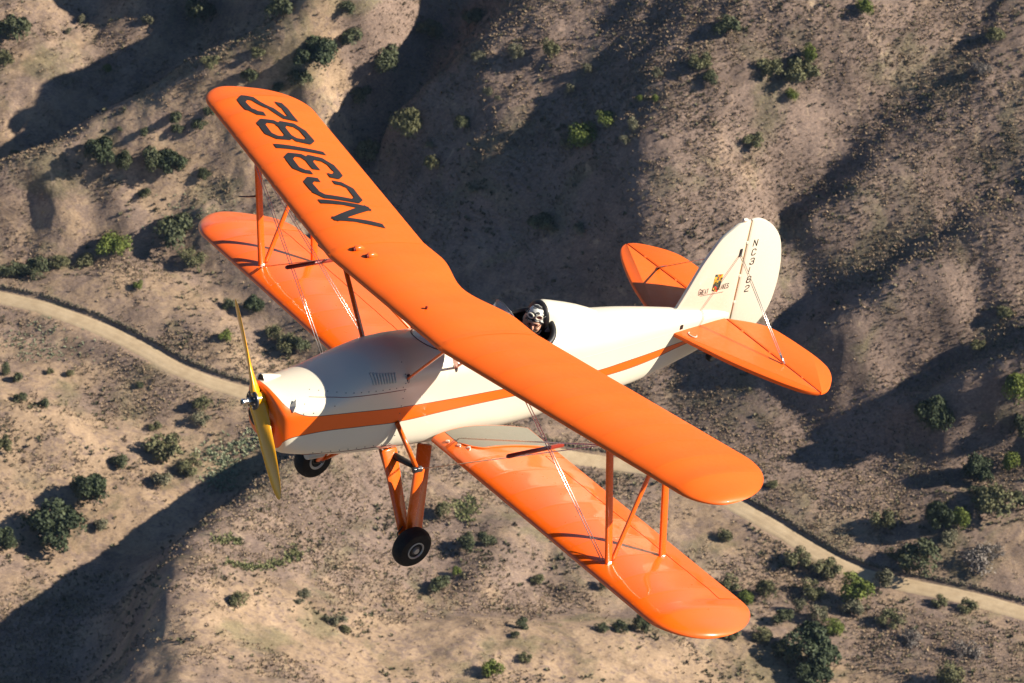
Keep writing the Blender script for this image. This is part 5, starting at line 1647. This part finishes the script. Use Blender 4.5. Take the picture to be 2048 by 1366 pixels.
E_ = [('pelvis', 'belly'), ('belly', 'chest'), ('chest', 'collar'), ('collar', 'neck'), ('neck', 'jaw'), ('jaw', 'skull'), ('skull', 'crown'), ('chest', 'shl'), ('shl', 'ell'), ('ell', 'wrl'), ('chest', 'shr'), ('shr', 'elr'), ('elr', 'wrr'), ('pelvis', 'hipl'), ('hipl', 'knl'), ('pelvis', 'hipr'), ('hipr', 'knr')]
kk = list(J)
me = bpy.data.meshes.new('body'); me.from_pydata([J[k][:3] for k in kk], [(kk.index(a), kk.index(b)) for a, b in E_], [])
body = bpy.data.objects.new('body', me); COL.objects.link(body); body.parent = pilot
m_ = body.modifiers.new('skin', 'SKIN'); m_.use_smooth_shade = True
for i, k in enumerate(kk):
    me.skin_vertices[0].data[i].radius = J[k][3:5]
me.skin_vertices[0].data[0].use_root = True
body.modifiers.new('sub', 'SUBSURF').levels = 2
body.modifiers['sub'].render_levels = 2
dg = bpy.context.evaluated_depsgraph_get(); dg.update()
me2 = bpy.data.meshes.new_from_object(body.evaluated_get(dg)); body.modifiers.clear(); body.data = me2
me2.materials.clear(); me2.materials.append(JACK); me2.materials.append(SKIN)
for p in me2.polygons:
    p.use_smooth = True
    p.material_index = 1 if p.center.z > 0.175 else 0
def hp(x, y, z): return HEAD @ Vector((x, y, z))
def hpart(name, me, mat, label=None):
    o = link_mesh(name, me, pilot, [mat])
    if label: o['label'] = label
    return o
def ell(c, r, k=20, m=12, zlo=-1.0, cut=None, jit=0):
    rings = []
    for i in range(m + 1):
        t = math.asin(zlo) + (math.pi / 2 - math.asin(zlo)) * i / m
        rings.append([hp(c[0] + r[0] * math.cos(t) * math.cos(a), c[1] + r[1] * math.cos(t) * math.sin(a), c[2] + r[2] * math.sin(t)) for a in np.linspace(0, 6.2832, k + 1)[:-1]])
    return tidy(loft(rings), 70)
face = hpart('face', ell((0.022, 0, -0.030), (.078, .068, .100)), SKIN)
# nose, brow, chin, ears sit on the face
for nm, c, r in (('nose', (.104, 0, -.035), (.020, .014, .026)), ('chin', (.072, 0, -.108), (.028, .030, .022)), ('brow', (.082, 0, .012), (.020, .052, .012)), ('cheek', (.074, .034, -.045), (.022, .024, .022)), ('cheek', (.074, -.034, -.045), (.022, .024, .022))):
    o = link_mesh(nm, ell(c, r, 12, 8), face, [SKIN])
for sy in (1, -1):
    link_mesh('eye', ell((.090, sy * .030, -.010), (.010, .014, .008), 10, 6), face, [M_BLK])
# lower lip and moustache
link_mesh('mouth', ell((.096, 0, -.082), (.010, .022, .005), 10, 6), face, [M_DRK])
hpart('moustache', ell((.098, 0, -.065), (.018, .036, .012), 14, 8), M_MOU)
# helmet: shell over the skull, ear flaps and strap, open over the face
helmet = hpart('flying_helmet', ell((-0.012, 0, 0.012), (.100, .088, .112), 28, 14, -0.05), HELM.m)
for sy in (1, -1):
    link_mesh('ear_flap', ell((-.012, sy * .074, -.035), (.042, .022, .066), 14, 10), helmet, [HELM.m])
    link_mesh('ear_cup', ell((-.005, sy * .094, -.025), (.028, .012, .032), 14, 8), helmet, [M_LGY])
link_mesh('back_flap', ell((-.055, 0, -.045), (.050, .070, .070), 16, 10), helmet, [HELM.m])
link_mesh('chin_strap', tube([hp(.0, .082, -.06), hp(.045, .062, -.115), hp(.075, 0, -.135), hp(.045, -.062, -.115), hp(0, -.082, -.06)], .008, 6), helmet, [M_LGY])
link_mesh('helmet_brim', tube([hp(.015, .086, -.02), hp(.055, .072, .02), hp(.085, .035, .036), hp(.092, 0, .040), hp(.085, -.035, .036), hp(.055, -.072, .02), hp(.015, -.086, -.02)], .008, 8), helmet, [HELM.m])
gog = hpart('goggles', tube([hp(.0, .092, .06), hp(.045, .080, .066), hp(.075, .045, .072), hp(.088, 0, .070), hp(.075, -.045, .072), hp(.045, -.080, .066), hp(0, -.092, .06), hp(-.06, -.072, .055), hp(-.108, 0, .05), hp(-.06, .072, .055), hp(.0, .092, .06)], .007, 6), M_BLK)
for sy in (1, -1):
    rim = [hp(.092 - .020 * (abs(.036 * math.cos(a) + .036) / .07), sy * (.037 + .028 * math.cos(a)), .072 + .022 * math.sin(a)) for a in np.linspace(0, 6.2832, 21)]
    link_mesh('goggle_rim', tube(rim, .0085, 6), gog, [M_CR])
    link_mesh('goggle_lens', mesh_from('goggle_lens', rim[:-1], [tuple(range(20))]), gog, [M_LENS])
gl = hpart('glasses', tube([hp(.02, .074, -.008), hp(.080, .056, -.008)], .003, 5), M_BLK)
for sy in (1, -1):
    rim = [hp(.103 - .012 * (abs(.03 + .02 * math.cos(a)) / .05), sy * (.030 + .021 * math.cos(a)), -.012 + .015 * math.sin(a)) for a in np.linspace(0, 6.2832, 17)]
    link_mesh('glasses_rim', tube(rim, .0028, 5), gl, [M_DRK])
link_mesh('glasses_bridge', tube([hp(.104, .010, -.010), hp(.108, 0, -.008), hp(.104, -.010, -.010)], .0025, 5), gl, [M_DRK])
sc = []
for i in range(17):
    a = 6.2832 * i / 16
    sc.append(Vector((-3.105 + .078 * math.cos(a), .082 * math.sin(a), .175 + .012 * math.sin(3 * a) + .015 * math.cos(a))))
hpart('scarf', tube(sc, .026, 9), SCARF)
hpart('harness_strap', tube([(-3.03, .11, .13), (-3.0, .10, 0.0), (-3.0, .07, -.2)], .016, 6, flat=.4), SCARF)

# ------------------------------------------------------------------ thin air between the camera and the hills
HZ = bpy.data.materials.new('thin_haze'); HZ.use_nodes = True
HZ.node_tree.nodes.clear()
ho = HZ.node_tree.nodes.new('ShaderNodeOutputMaterial'); hv_ = HZ.node_tree.nodes.new('ShaderNodeVolumePrincipled')
hv_.inputs['Color'].default_value = (0.45, 0.66, 1.0, 1)
hv_.inputs['Density'].default_value = 0.00002
hv_.inputs['Anisotropy'].default_value = 0.0
HZ.node_tree.links.new(hv_.outputs[0], ho.inputs['Volume'])
zlo = float(GH.min()) - 1.0; zhi = float(CAM[2]) + 6.0
hz = link_mesh('haze', box((0, 1500, (zlo + zhi) / 2), 5200, 6200, zhi - zlo, name='haze'), None, [HZ])
tag(hz, 'thin bluish haze over the hills', None, kind='stuff')
